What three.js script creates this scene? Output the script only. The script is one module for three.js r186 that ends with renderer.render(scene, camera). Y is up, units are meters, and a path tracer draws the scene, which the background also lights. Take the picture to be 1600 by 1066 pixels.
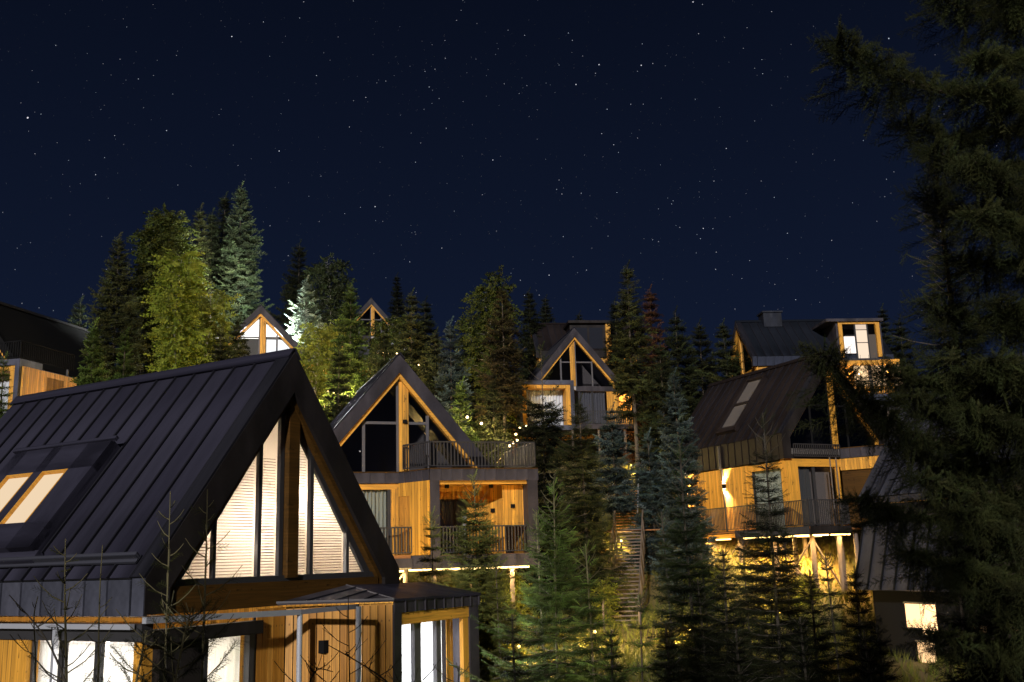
import * as THREE from 'three';
import { mergeGeometries } from 'three/addons/utils/BufferGeometryUtils.js';

// ---------------------------------------------------------------- camera, sky, unseen front light, exposure
const scene = new THREE.Scene();
const PITCH = 0.215, ROLL = -0.0308, FPX = 1556;
const fwd = new THREE.Vector3(0, Math.sin(PITCH), -Math.cos(PITCH));
const up0 = new THREE.Vector3(0, Math.cos(PITCH), Math.sin(PITCH)), right0 = new THREE.Vector3(1, 0, 0);
const rightV = right0.clone().multiplyScalar(Math.cos(ROLL)).addScaledVector(up0, Math.sin(ROLL));
const upV = up0.clone().multiplyScalar(Math.cos(ROLL)).addScaledVector(right0, -Math.sin(ROLL));
const camera = new THREE.PerspectiveCamera(37.82, 1024 / 682, 0.1, 6000);
camera.quaternion.setFromRotationMatrix(new THREE.Matrix4().makeBasis(rightV, upV, fwd.clone().negate()));
scene.add(camera);
const renderer = new THREE.WebGLRenderer({ antialias: true });
renderer.toneMapping = THREE.LinearToneMapping;
renderer.toneMappingExposure = 1;
renderer.shadowMap.enabled = true;

{ // night sky: deep navy, a little lighter towards the horizon
  const W = 256, H = 128, d = new Float32Array(W * H * 4);
  for (let j = 0; j < H; j++) {
    const el = ((j + 0.5) / H - 0.5) * Math.PI, k = Math.pow(Math.max(0, 1 - Math.max(0, el) / 0.75), 1.5);
    for (let i = 0; i < W; i++) {
      const o = (j * W + i) * 4;
      d[o] = 0.0020 + 0.0054 * k; d[o + 1] = 0.0033 + 0.0102 * k; d[o + 2] = 0.0090 + 0.0285 * k; d[o + 3] = 1;
    }
  }
  const t = new THREE.DataTexture(d, W, H, THREE.RGBAFormat, THREE.FloatType);
  t.mapping = THREE.EquirectangularReflectionMapping; t.magFilter = THREE.LinearFilter; t.minFilter = THREE.LinearFilter; t.needsUpdate = true;
  scene.background = t; scene.environment = t;
}
const unseen_front_light = new THREE.DirectionalLight(new THREE.Color(1.0, 0.945, 0.9), 3.1);
unseen_front_light.name = 'unseen_front_light';  // out of view behind the viewpoint, lights roofs and chalet fronts
unseen_front_light.position.set(-0.2 * 60, 0.34 * 60, 0.98 * 60 - 25);
unseen_front_light.target.position.set(0, 0, -25);
unseen_front_light.castShadow = true; unseen_front_light.shadow.radius = 3; unseen_front_light.shadow.mapSize.set(4096, 4096);
Object.assign(unseen_front_light.shadow.camera, { left: -60, right: 60, top: 60, bottom: -60, near: 1, far: 220 });
scene.add(unseen_front_light, unseen_front_light.target);

// ---------------------------------------------------------------- helpers
function rng(seed) { let a = seed >>> 0; return () => { a = (a + 0x6d2b79f5) | 0; let t = Math.imul(a ^ (a >>> 15), 1 | a); t = (t + Math.imul(t ^ (t >>> 7), 61 | t)) ^ t; return ((t ^ (t >>> 14)) >>> 0) / 4294967296; }; }
const V = (x, y, z) => new THREE.Vector3(x, y, z);
const sight = (x, y, depth) => fwd.clone().addScaledVector(rightV, (x - 800) / FPX).addScaledVector(upV, -(y - 533) / FPX).multiplyScalar(depth);
const used = new Map();
function numbered(n) { const k = used.get(n) ?? 0; used.set(n, k + 1); return k ? n + '_' + String(k).padStart(3, '0') : n; }
function tag(o, label, category, group) { o.userData.label = label; o.userData.category = category; if (group) o.userData.group = group; return o; }
function thing(name, label, category, pos = [0, 0, 0], turn = 0, group) { const o = new THREE.Group(); o.name = numbered(name); o.position.set(...pos); o.rotation.y = turn; scene.add(o); return tag(o, label, category, group); }
function shadows(m) { m.castShadow = true; m.receiveShadow = true; return m; }
function plain(g) { return g.index ? g.toNonIndexed() : g; }
function metric(g) { // uv in metres from position and dominant normal
  g = plain(g); const p = g.attributes.position, n = g.attributes.normal, uv = new Float32Array(p.count * 2);
  for (let i = 0; i < p.count; i++) {
    const ax = Math.abs(n.getX(i)), ay = Math.abs(n.getY(i)), az = Math.abs(n.getZ(i));
    if (az >= ax && az >= ay) { uv[2 * i] = p.getX(i); uv[2 * i + 1] = p.getY(i); } else if (ax >= ay) { uv[2 * i] = p.getZ(i); uv[2 * i + 1] = p.getY(i); } else { uv[2 * i] = p.getX(i); uv[2 * i + 1] = p.getZ(i); }
  }
  g.setAttribute('uv', new THREE.BufferAttribute(uv, 2)); return g;
}
const join = (list) => (list.length === 1 ? plain(list[0]) : mergeGeometries(list.map((g) => { g = plain(g); for (const k of Object.keys(g.attributes)) if (!['position', 'normal', 'uv'].includes(k)) g.deleteAttribute(k); return g; })));
const UNIT = new THREE.BoxGeometry(1, 1, 1);
const box = (x0, x1, y0, y1, z0, z1) => metric(new THREE.BoxGeometry(Math.abs(x1 - x0), Math.abs(y1 - y0), Math.abs(z1 - z0)).translate((x0 + x1) / 2, (y0 + y1) / 2, (z0 + z1) / 2));
function bar(a, b, w, h = w, upHint = V(0, 1, 0)) { // box beam from a to b
  const d = b.clone().sub(a), L = d.length(); d.normalize();
  if (Math.abs(d.dot(upHint)) > 0.98) upHint = V(0, 0, 1);
  const s = V(0, 0, 0).crossVectors(upHint, d).normalize(), u = V(0, 0, 0).crossVectors(d, s);
  const g = new THREE.BoxGeometry(w, h, L).applyMatrix4(new THREE.Matrix4().makeBasis(s, u, d).setPosition(a.clone().add(b).multiplyScalar(0.5)));
  return metric(g);
}
function rod(pts, r0, r1 = r0, sides = 6) { // tapered tube through points
  const n = pts.length, pos = [], nor = [], uv = [], idx = [], t = V(0, 0, 0), s = V(0, 0, 0), u = V(0, 0, 0);
  for (let i = 0; i < n; i++) {
    t.copy(pts[Math.min(n - 1, i + 1)]).sub(pts[Math.max(0, i - 1)]).normalize();
    s.set(0, 1, 0); if (Math.abs(t.y) > 0.9) s.set(1, 0, 0);
    u.crossVectors(t, s).normalize(); s.crossVectors(u, t);
    const r = r0 + (r1 - r0) * (i / (n - 1));
    for (let k = 0; k < sides; k++) {
      const a = (k / sides) * 6.28319, c = Math.cos(a), q = Math.sin(a), nx = u.x * c + s.x * q, ny = u.y * c + s.y * q, nz = u.z * c + s.z * q;
      pos.push(pts[i].x + nx * r, pts[i].y + ny * r, pts[i].z + nz * r); nor.push(nx, ny, nz); uv.push(k / sides, i);
      if (i < n - 1) { const A = i * sides + k, B = i * sides + ((k + 1) % sides), C = A + sides, D = B + sides; idx.push(A, C, B, B, C, D); }
    }
  }
  const g = new THREE.BufferGeometry();
  g.setAttribute('position', new THREE.Float32BufferAttribute(pos, 3)); g.setAttribute('normal', new THREE.Float32BufferAttribute(nor, 3)); g.setAttribute('uv', new THREE.Float32BufferAttribute(uv, 2)); g.setIndex(idx);
  return g;
}
function prism(outline, z0, z1, hole) { // outline in x,y pushed from z0 to z1
  const s = new THREE.Shape(outline.map((p) => new THREE.Vector2(p[0], p[1])));
  if (hole) s.holes.push(new THREE.Path(hole.map((p) => new THREE.Vector2(p[0], p[1]))));
  return metric(new THREE.ExtrudeGeometry(s, { depth: z1 - z0, bevelEnabled: false }).translate(0, 0, z0));
}
function slab(corners, down) { // polygon in space given a thickness downwards
  const n = corners.length, pos = [];
  const tri = (a, b, c) => pos.push(a.x, a.y, a.z, b.x, b.y, b.z, c.x, c.y, c.z);
  const low = corners.map((c) => c.clone().add(V(0, -down, 0)));
  for (let i = 1; i < n - 1; i++) { tri(corners[0], corners[i], corners[i + 1]); tri(low[0], low[i + 1], low[i]); }
  for (let i = 0; i < n; i++) { const j = (i + 1) % n; tri(corners[i], low[i], corners[j]); tri(corners[j], low[i], low[j]); }
  const g = new THREE.BufferGeometry(); g.setAttribute('position', new THREE.Float32BufferAttribute(pos, 3)); g.computeVertexNormals(); return metric(g);
}
const SPLIT = new Set('skylight_flashing corner_post timber_post downpipe mullion window_rail bay_jamb dormer_jamb dormer_cheek side_wall lower_wall timber_wall fascia_cap eave_trim timber_side porch_wall timber_band soffit_board balcony_floor window_pane room_wall window_frame door_frame timber_beam bay_frame bay_lining wall_backing gutter'.split(' '));
function part(parent, name, geometry, material, extra) {
  if (Array.isArray(geometry) && geometry.length > 1 && SPLIT.has(name)) return geometry.map((q) => part(parent, name, q, material, extra))[0];
  const m = shadows(new THREE.Mesh(Array.isArray(geometry) ? join(geometry) : geometry, material)); m.name = name;
  if (extra?.kind) m.userData.kind = extra.kind; if (extra?.label) m.userData.label = extra.label;
  parent.add(m); return m;
}

// ---------------------------------------------------------------- textures and materials
function hash(i, j, s) { let h = Math.imul(i, 374761393) ^ Math.imul(j, 668265263) ^ Math.imul(s, 2246822519); h = Math.imul(h ^ (h >>> 13), 1274126177); return ((h ^ (h >>> 16)) >>> 0) / 4294967296; }
function tileNoise(x, y, px, py, s) { const i = Math.floor(x), j = Math.floor(y), f = x - i, g = y - j, a = f * f * (3 - 2 * f), b = g * g * (3 - 2 * g), m = (p, q) => ((p % q) + q) % q, q = (u, v) => hash(m(u, px), m(v, py), s); return (q(i, j) * (1 - a) + q(i + 1, j) * a) * (1 - b) + (q(i, j + 1) * (1 - a) + q(i + 1, j + 1) * a) * b; }
function texture(w, h, f, srgb, repX, repY) { const d = new Uint8Array(w * h * 4); for (let y = 0; y < h; y++) for (let x = 0; x < w; x++) { const c = f(x / w, y / h), o = (y * w + x) * 4; d[o] = c[0]; d[o + 1] = c[1]; d[o + 2] = c[2]; d[o + 3] = 255; } const t = new THREE.DataTexture(d, w, h); t.wrapS = t.wrapT = THREE.RepeatWrapping; t.magFilter = THREE.LinearFilter; t.minFilter = THREE.LinearMipmapLinearFilter; t.generateMipmaps = true; if (srgb) t.colorSpace = THREE.SRGBColorSpace; t.repeat.set(repX, repY); t.needsUpdate = true; return t; }
const clamp8 = (v) => Math.max(0, Math.min(255, Math.round(v)));
function grain(boards) { // larch boards with vertical grain: 1.12 m across, 2.5 m along
  return (u, v) => {
    const nb = 8, b = Math.floor(u * nb), fb = u * nb - b, off = hash(b, 3, 9) * 7;
    let k = 0.80 + 0.22 * tileNoise(u * 96 + off, v * 4, 96, 4, 1) + 0.12 * tileNoise(u * 24 + 3 * tileNoise(u * 8, v * 6, 8, 6, 5), v * 3, 24, 3, 2) + 0.08 * (tileNoise(u * 5, v * 3, 5, 3, 7) - 0.5);
    if (boards) { k *= 0.88 + 0.2 * hash(b, 1, 4); const e = Math.min(fb, 1 - fb); if (e < 0.045) k *= 0.42; }
    const kn = tileNoise(u * 16, v * 20, 16, 20, 12); if (kn > 0.9) k *= 1 - (kn - 0.9) * 4.5;
    return [clamp8(226 * k), clamp8(170 * k), clamp8(112 * k * (0.9 + 0.1 * k))];
  };
}
const woodTex = texture(512, 512, grain(false), true, 1 / 1.12, 1 / 2.5), boardTex = texture(512, 512, grain(true), true, 1 / 1.12, 1 / 2.5), acrossTex = texture(512, 512, (u, v) => grain(false)(v, u), true, 1 / 2.5, 1 / 1.12);
const patchRough = texture(256, 256, (u, v) => { const n = 0.5 * tileNoise(u * 6, v * 4, 6, 4, 3) + 0.3 * tileNoise(u * 17, v * 9, 17, 9, 5) + 0.2 * tileNoise(u * 60, v * 40, 60, 40, 8), c = clamp8(150 + 90 * n); return [c, c, c]; }, false, 0.35, 0.35);
const dentBump = texture(256, 256, (u, v) => { const c = clamp8(255 * (0.6 * tileNoise(u * 5, v * 3, 5, 3, 21) + 0.4 * tileNoise(u * 11, v * 8, 11, 8, 22))); return [c, c, c]; }, false, 0.3, 0.3);
const patchColor = texture(256, 256, (u, v) => { const n = 0.55 * tileNoise(u * 5, v * 4, 5, 4, 31) + 0.3 * tileNoise(u * 19, v * 7, 19, 7, 32) + 0.15 * tileNoise(u * 70, v * 50, 70, 50, 33), c = clamp8(140 + 118 * n); return [c, c, c]; }, true, 0.3, 0.3);
const std = (r, g, b, o = {}) => new THREE.MeshStandardMaterial({ color: new THREE.Color().setRGB(r, g, b), roughness: 0.6, ...o });
const phys = (r, g, b, o = {}) => new THREE.MeshPhysicalMaterial({ color: new THREE.Color().setRGB(r, g, b), roughness: 0.6, specularIntensity: 0.35, ...o });
const metalOf = (r, g, b, rough = 0.62) => phys(r, g, b, { roughness: rough, roughnessMap: patchRough, map: patchColor, bumpMap: dentBump, bumpScale: 0.03 });
const M = {
  roof: [metalOf(0.037, 0.036, 0.057, 0.5), metalOf(0.033, 0.032, 0.052, 0.5), metalOf(0.042, 0.041, 0.064, 0.5)],
  roofBrown: [metalOf(0.021, 0.016, 0.0165), metalOf(0.018, 0.0135, 0.014), metalOf(0.025, 0.019, 0.0195)],
  seam: metalOf(0.02, 0.02, 0.028), frame: metalOf(0.06, 0.054, 0.066), frameDark: metalOf(0.026, 0.022, 0.022),
  fascia: [metalOf(0.066, 0.06, 0.073), metalOf(0.061, 0.055, 0.068), metalOf(0.072, 0.065, 0.079)],
  sideLitBlue: [metalOf(0.105, 0.112, 0.155, 0.45), metalOf(0.092, 0.098, 0.135, 0.45), metalOf(0.115, 0.12, 0.165, 0.45)],  // side metal made lighter and bluer for the light falling on it
  side: [metalOf(0.055, 0.058, 0.078, 0.5), metalOf(0.05, 0.052, 0.07, 0.5), metalOf(0.06, 0.062, 0.082, 0.5)],
  profile: std(0.03, 0.03, 0.034, { roughness: 0.45 }), profileLight: std(0.09, 0.085, 0.095, { roughness: 0.5 }), black: phys(0.009, 0.009, 0.010, { roughness: 0.9, specularIntensity: 0.15 }), rail: std(0.03, 0.028, 0.03, { roughness: 0.45 }),
  wood: std(0.84, 0.76, 0.22, { map: woodTex, roughness: 0.62, bumpMap: woodTex, bumpScale: 0.0015 }), boards: std(0.84, 0.76, 0.22, { map: boardTex, roughness: 0.62, bumpMap: boardTex, bumpScale: 0.006 }),
  beam: std(0.84, 0.76, 0.22, { map: acrossTex, roughness: 0.62 }), plank: [[0.6, 0.5, 0.16], [0.68, 0.6, 0.24], [0.7, 0.66, 0.38], [0.5, 0.4, 0.12], [0.62, 0.55, 0.2]].map((q, k) => std(...q, { map: woodTex, roughness: 0.6 - 0.04 * k, bumpMap: woodTex, bumpScale: 0.0015 })),  // plank tones vary; the palest hold glare in their colour
  woodDark: phys(0.085, 0.075, 0.032, { map: acrossTex, roughness: 0.6 }), greyBoards: std(0.5, 0.45, 0.42, { map: boardTex, roughness: 0.8 }), deckWood: std(0.30, 0.24, 0.18, { map: acrossTex, roughness: 0.8 }),
  steel: std(0.42, 0.44, 0.5, { roughness: 0.35, metalness: 0.25 }), pole: std(0.13, 0.10, 0.08, { roughness: 0.7 }),
  wallIn: std(0.76, 0.68, 0.58, { roughness: 0.9 }), whiteIn: std(0.75, 0.72, 0.68, { roughness: 0.9 }), darkIn: std(0.42, 0.39, 0.37, { roughness: 0.9 }),
  glass: new THREE.MeshPhysicalMaterial({ color: new THREE.Color().setRGB(0.6, 0.6, 0.62), transmission: 1, roughness: 0.02, thickness: 0, ior: 1.45 }),
  darkGlass: new THREE.MeshPhysicalMaterial({ color: new THREE.Color().setRGB(0.3, 0.3, 0.31), transmission: 1, roughness: 0.02, thickness: 0, ior: 1.45 }),
  clearGlass: new THREE.MeshPhysicalMaterial({ color: new THREE.Color().setRGB(0.92, 0.93, 0.92), transmission: 1, roughness: 0.02, thickness: 0, ior: 1.45 }),
  blind: new THREE.MeshPhysicalMaterial({ color: new THREE.Color().setRGB(0.42, 0.33, 0.28), transmission: 0.12, roughness: 1, thickness: 0 }),
  curtain: new THREE.MeshPhysicalMaterial({ color: new THREE.Color().setRGB(0.86, 0.86, 0.86), transmission: 0.5, roughness: 1, thickness: 0 }),
  drape: std(0.33, 0.34, 0.31, { roughness: 0.95 }),
};
const glow = (r, g, b, k) => new THREE.MeshStandardMaterial({ color: 0x222222, emissive: new THREE.Color().setRGB(r, g, b), emissiveIntensity: k, roughness: 0.8 });
const leafMat = (r, g, b, tr = 0) => tr ? new THREE.MeshPhysicalMaterial({ color: new THREE.Color().setRGB(r, g, b), roughness: 0.95, specularIntensity: 0.2, transmission: tr, thickness: 0, side: THREE.DoubleSide }) : new THREE.MeshPhysicalMaterial({ color: new THREE.Color().setRGB(r, g, b), roughness: 0.85, specularIntensity: 0.2, side: THREE.DoubleSide });

// ---------------------------------------------------------------- the hillside
const PROFILE = [[-400, -9], [-30, -6.4], [0, -5.8], [14, -5.2], [22, -4.2], [39, -2.8], [44, -2.3], [54, 1.5], [64, 6], [74, 7.4], [90, 10.5], [120, 15], [160, 19], [300, 26], [2500, 26]];
function hill(x, z) {
  const d = -z - 0.5 * THREE.MathUtils.clamp(x, -45, 45);
  let k = 0; while (k < PROFILE.length - 2 && d > PROFILE[k + 1][0]) k++;
  const [a, ya] = PROFILE[k], [b, yb] = PROFILE[k + 1];
  let t = THREE.MathUtils.clamp((d - a) / (b - a), 0, 1);
  return ya + (yb - ya) * t + 0.22 * Math.sin(x * 0.45 + 1.3) * Math.cos(z * 0.38) + 0.1 * Math.sin(x * 1.3 + z * 0.9);
}
{
  const xs = [], zs = []; for (let x = -60; x <= 60; x += 1) xs.push(x); for (let z = 12; z >= -140; z -= 1) zs.push(z);
  for (const f of [80, 120, 200, 400, 900]) { xs.push(f); xs.unshift(-f); } for (const f of [-170, -220, -320, -600, -1200]) zs.push(f); for (const f of [30, 80, 300]) zs.unshift(f);
  const pos = [], col = [], idx = [], c = new THREE.Color();
  for (let j = 0; j < zs.length; j++) for (let i = 0; i < xs.length; i++) {
    const x = xs[i], z = zs[j]; pos.push(x, hill(x, z), z);
    const n = tileNoise(x * 0.35 + 500, z * 0.35 + 500, 4096, 4096, 2), m = tileNoise(x * 1.1 + 500, z * 1.1 + 500, 4096, 4096, 6);
    c.setRGB(0.07 + 0.05 * n + 0.03 * m, 0.075 + 0.035 * m, 0.022 + 0.01 * n); col.push(c.r, c.g, c.b);
    if (i < xs.length - 1 && j < zs.length - 1) { const a = j * xs.length + i, b = a + 1, e = a + xs.length, f = e + 1; idx.push(a, b, e, b, f, e); }
  }
  const g = new THREE.BufferGeometry(); g.setAttribute('position', new THREE.Float32BufferAttribute(pos, 3)); g.setAttribute('color', new THREE.Float32BufferAttribute(col, 3)); g.setIndex(idx); g.computeVertexNormals();
  const m = shadows(new THREE.Mesh(g, std(1, 1, 1, { vertexColors: true, roughness: 1 }))); m.name = 'hill_ground'; m.userData.kind = 'structure'; scene.add(m);
}

// ---------------------------------------------------------------- lamps
function strip(parent, name, a, b, w, color, seen, radiance, facing = V(0, -1, 0)) { // glowing strip from a to b (local) and an area light of the same size in front of it
  const d = b.clone().sub(a), L = d.length(); d.normalize();
  part(parent, name, bar(a, b, w * 1.5, 0.06, facing), glow(...color, seen));
  const l = new THREE.RectAreaLight(new THREE.Color().setRGB(...color), radiance, L, w); l.name = name;
  const z = facing.clone().negate().normalize(), y = V(0, 0, 0).crossVectors(z, d).normalize();
  l.quaternion.setFromRotationMatrix(new THREE.Matrix4().makeBasis(d, y, z)); l.position.copy(a).add(b).multiplyScalar(0.5).addScaledVector(facing.clone().normalize(), 0.045);
  parent.add(l);
}
function paneLight(parent, name, cx, cy, z, w, h, color, radiance, turn = 0) { // light of a lit window, facing local +z turned about y
  const l = new THREE.RectAreaLight(new THREE.Color().setRGB(...color), radiance, w, h); l.name = name; l.position.set(cx, cy, z); l.rotation.y = turn + Math.PI; parent.add(l);
}
function bulbLight(parent, name, p, r, color, seen, candela) {
  part(parent, name, new THREE.SphereGeometry(r, 10, 8).translate(p.x, p.y, p.z), glow(...color, seen));
  if (candela) { const l = new THREE.PointLight(new THREE.Color().setRGB(...color), candela); l.name = name; l.position.copy(p); l.shadow.radius = (r / 0.02) * 0.8; l.castShadow = true; parent.add(l); }
}

// ---------------------------------------------------------------- chalets
// local axes: x across the gable, y up from the eave line, z out of the gable; the verge stands at z = 0
class Chalet {
  constructor(o) { Object.assign(this, { W: 3.5, t: 1.25, L: 9.4, drop: 0.6, band: 0.62, recess: 0.3, lining: 0.16 }, o); this.H = this.W * this.t; this.len = this.W * Math.hypot(1, this.t); this.g = thing(o.name, o.label, 'chalet', o.pos, o.turn, o.group); }
  a(x) { return ((this.W - Math.abs(x)) / this.W) * this.len; }
  at(s, a, off, z) { const c = this.W / this.len, q = this.H / this.len; return V(s * (this.W - a * c) + s * q * off, a * q + c * off, z); }
  onRoof(s, a0, a1, z0, z1, o0, o1) { // box lying along one roof slope
    const g = new THREE.BoxGeometry(a1 - a0, o1 - o0, z1 - z0), c = this.at(s, (a0 + a1) / 2, (o0 + o1) / 2, (z0 + z1) / 2);
    g.translate(0, 0, 0); metric(g); return g.rotateZ(s < 0 ? Math.atan2(this.H, this.W) : Math.PI - Math.atan2(this.H, this.W)).translate(c.x, c.y, c.z);
  }
  roof(mats, { pitch = 0.6, sides = [-1], bandMats = mats, back = -this.L } = {}) {
    const { g, len } = this;
    for (const s of [-1, 1]) {
      if (!sides.includes(s)) { part(g, 'roof_slope', this.onRoof(s, 0, len - 0.02, back, -0.03, -0.16, 0), mats[0]); part(g, 'side_band', box(s * this.W, s * (this.W - 0.1), -this.drop, -0.02, back, -0.03), bandMats[0]); continue; }
      part(g, 'roof_deck', this.onRoof(s, 0.0, len - 0.02, back + 0.02, -0.05, -0.16, -0.012), M.black);
      const n = Math.max(1, Math.round((-0.35 - back) / pitch)), p = (-0.35 - back) / n;
      const sheet = this.onRoof(s, 0.02, len - 0.12, -p + 0.014, -0.03, -0.01, 0.004), ribG = this.onRoof(s, 0.0, len - 0.12, -0.03, 0.008, 0.0, 0.05);
      const bandG = join([box(s * this.W, s * (this.W - 0.05), -this.drop, -0.02, -p + 0.006, -0.006), box(s * (this.W + 0.035), s * this.W, -this.drop, -0.03, -0.02, 0.004)]);
      for (let i = 0; i < n; i++) {
        const m = part(g, 'roof_panel', sheet, mats[(i * 7 + 3) % mats.length]); m.position.z = -0.35 - i * p; part(m, 'standing_seam', ribG, M.seam);
        const b = part(g, 'side_panel', bandG, bandMats[(i * 5 + 1) % bandMats.length]); b.position.z = -0.35 - i * p;
      }
      part(g, 'roof_edge', [this.onRoof(s, 0, len - 0.1, -0.3, -0.0, -0.02, 0.05), this.onRoof(s, 0, len - 0.1, -0.345, -0.31, 0.0, 0.045)], M.seam);
      part(g, 'edge_band', box(s * (this.W + 0.02), s * (this.W - 0.06), -this.drop, 0.0, -0.31, -0.002), bandMats[0]);
    }
    part(g, 'ridge_cap', [this.onRoof(-1, len - 0.22, len + 0.05, back, 0.0, 0.045, 0.075), this.onRoof(1, len - 0.22, len + 0.05, back, 0.0, 0.045, 0.075)], mats[1] ?? mats[0]);
  }
  band2(w, foot) { // inner outline at distance w inside the verge
    const k = w * Math.hypot(1, this.t); return [[-this.W + w, foot], [-this.W + w, -0.0 + (this.t * w - k) + 0.0], [0, this.H - k], [this.W - w, this.t * w - k], [this.W - w, foot]];
  }
  frame(mat, woodMat, foot = -this.drop) { // gable fascia and the timber lining inside it
    const { W, H, g, band, lining } = this, ring = (a, b, z0, z1) => { const o = a === 0 ? [[-W, foot], [-W, 0], [0, H], [W, 0], [W, foot]] : this.band2(a, foot), i = this.band2(b, foot); return prism([...o, ...i.reverse()], z0, z1); };
    part(g, 'gable_fascia', ring(0, band, -0.3, 0.01), mat);
    if (woodMat) part(g, 'timber_lining', ring(band, band + lining, -this.recess - 0.1, -0.08), woodMat);
  }
  inner(y0, w = this.band + this.lining) { const p = this.band2(w, y0); return p; }
  halfWidthAt(y, w = this.band + this.lining) { const k = w * Math.hypot(1, this.t); return Math.max(0, Math.min(this.W - w, (this.H - k - y) / this.t)); }
  pane(name, x0, x1, y0, y1, mat, w, z = -this.recess) { // glass clipped to the gable outline
    const pts = []; const top = (x) => Math.min(y1, this.H - (w ?? this.band + this.lining) * Math.hypot(1, this.t) - Math.abs(x) * this.t);
    pts.push([x0, y0], [x1, y0]); const xs = [x1]; for (let i = 1; i < 12; i++) xs.push(x1 + ((x0 - x1) * i) / 12); xs.push(x0);
    for (const x of xs) { const y = top(x); if (y > y0 + 0.01) pts.push([x, y]); }
    if (pts.length < 3) return null;
    return part(this.g, name, prism(pts, z - 0.008, z), mat);
  }
}
function railing(parent, a, b, h, spacing, mat, solid) { // rail and balusters, each a part
  const d = b.clone().sub(a), L = d.length(), n = Math.max(2, Math.round(L / spacing)), ang = Math.atan2(d.x, d.z);
  const fr = part(parent, 'railing', [bar(a.clone().add(V(0, h, 0)), b.clone().add(V(0, h, 0)), 0.06, 0.05), bar(a.clone().add(V(0, 0.08, 0)), b.clone().add(V(0, 0.08, 0)), 0.04, 0.04)], mat);
  const g = new THREE.BoxGeometry(0.022, h - 0.12, 0.05).translate(0, 0.1 + (h - 0.12) / 2, 0);
  for (let i = 0; i <= n; i++) { const m = part(fr, 'baluster', g, mat); m.position.copy(a).addScaledVector(d, i / n); m.rotation.y = ang; }
  return fr;
}
function folds(parent, name, x0, x1, y0, y1, z, mat, amp = 0.05, wave = 0.16, phase = 0) { // hanging curtain with folds
  const n = Math.ceil((x1 - x0) / 0.03), pos = [], nor = [], uv = [], idx = [];
  for (let i = 0; i <= n; i++) { const x = x0 + ((x1 - x0) * i) / n, k = ((x - x0) / wave) * 6.283 + phase, zz = z + amp * Math.sin(k) + amp * 0.4 * Math.sin(k * 0.37 + 1), s = -amp * Math.cos(k) * (6.283 / wave), q = 1 / Math.hypot(1, s); for (const y of [y0, y1]) { pos.push(x, y, zz); nor.push(s * q, 0, q); uv.push(x, y); } if (i < n) { const a = 2 * i; idx.push(a, a + 2, a + 1, a + 1, a + 2, a + 3); } }
  const g = new THREE.BufferGeometry(); g.setAttribute('position', new THREE.Float32BufferAttribute(pos, 3)); g.setAttribute('normal', new THREE.Float32BufferAttribute(nor, 3)); g.setAttribute('uv', new THREE.Float32BufferAttribute(uv, 2)); g.setIndex(idx);
  return part(parent, name, g, mat);
}
function blind(chalet, x0, x1, y0, y1, z, w) { // venetian blind, slats clipped to the sloping window
  const list = [], pitch = 0.056;
  for (let y = y0 + 0.02; y < y1; y += pitch) {
    const h = chalet.halfWidthAt(y + 0.02, w) - 0.03, a = Math.max(x0, -h), b = Math.min(x1, h); if (b - a < 0.03) continue;
    const g = new THREE.BoxGeometry(b - a, 0.004, 0.042).rotateX(0.4).translate((a + b) / 2, y, z); list.push(g);
  }
  return list.length ? part(chalet.g, 'venetian_blind', list, M.blind, { kind: 'stuff' }) : null;
}

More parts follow.
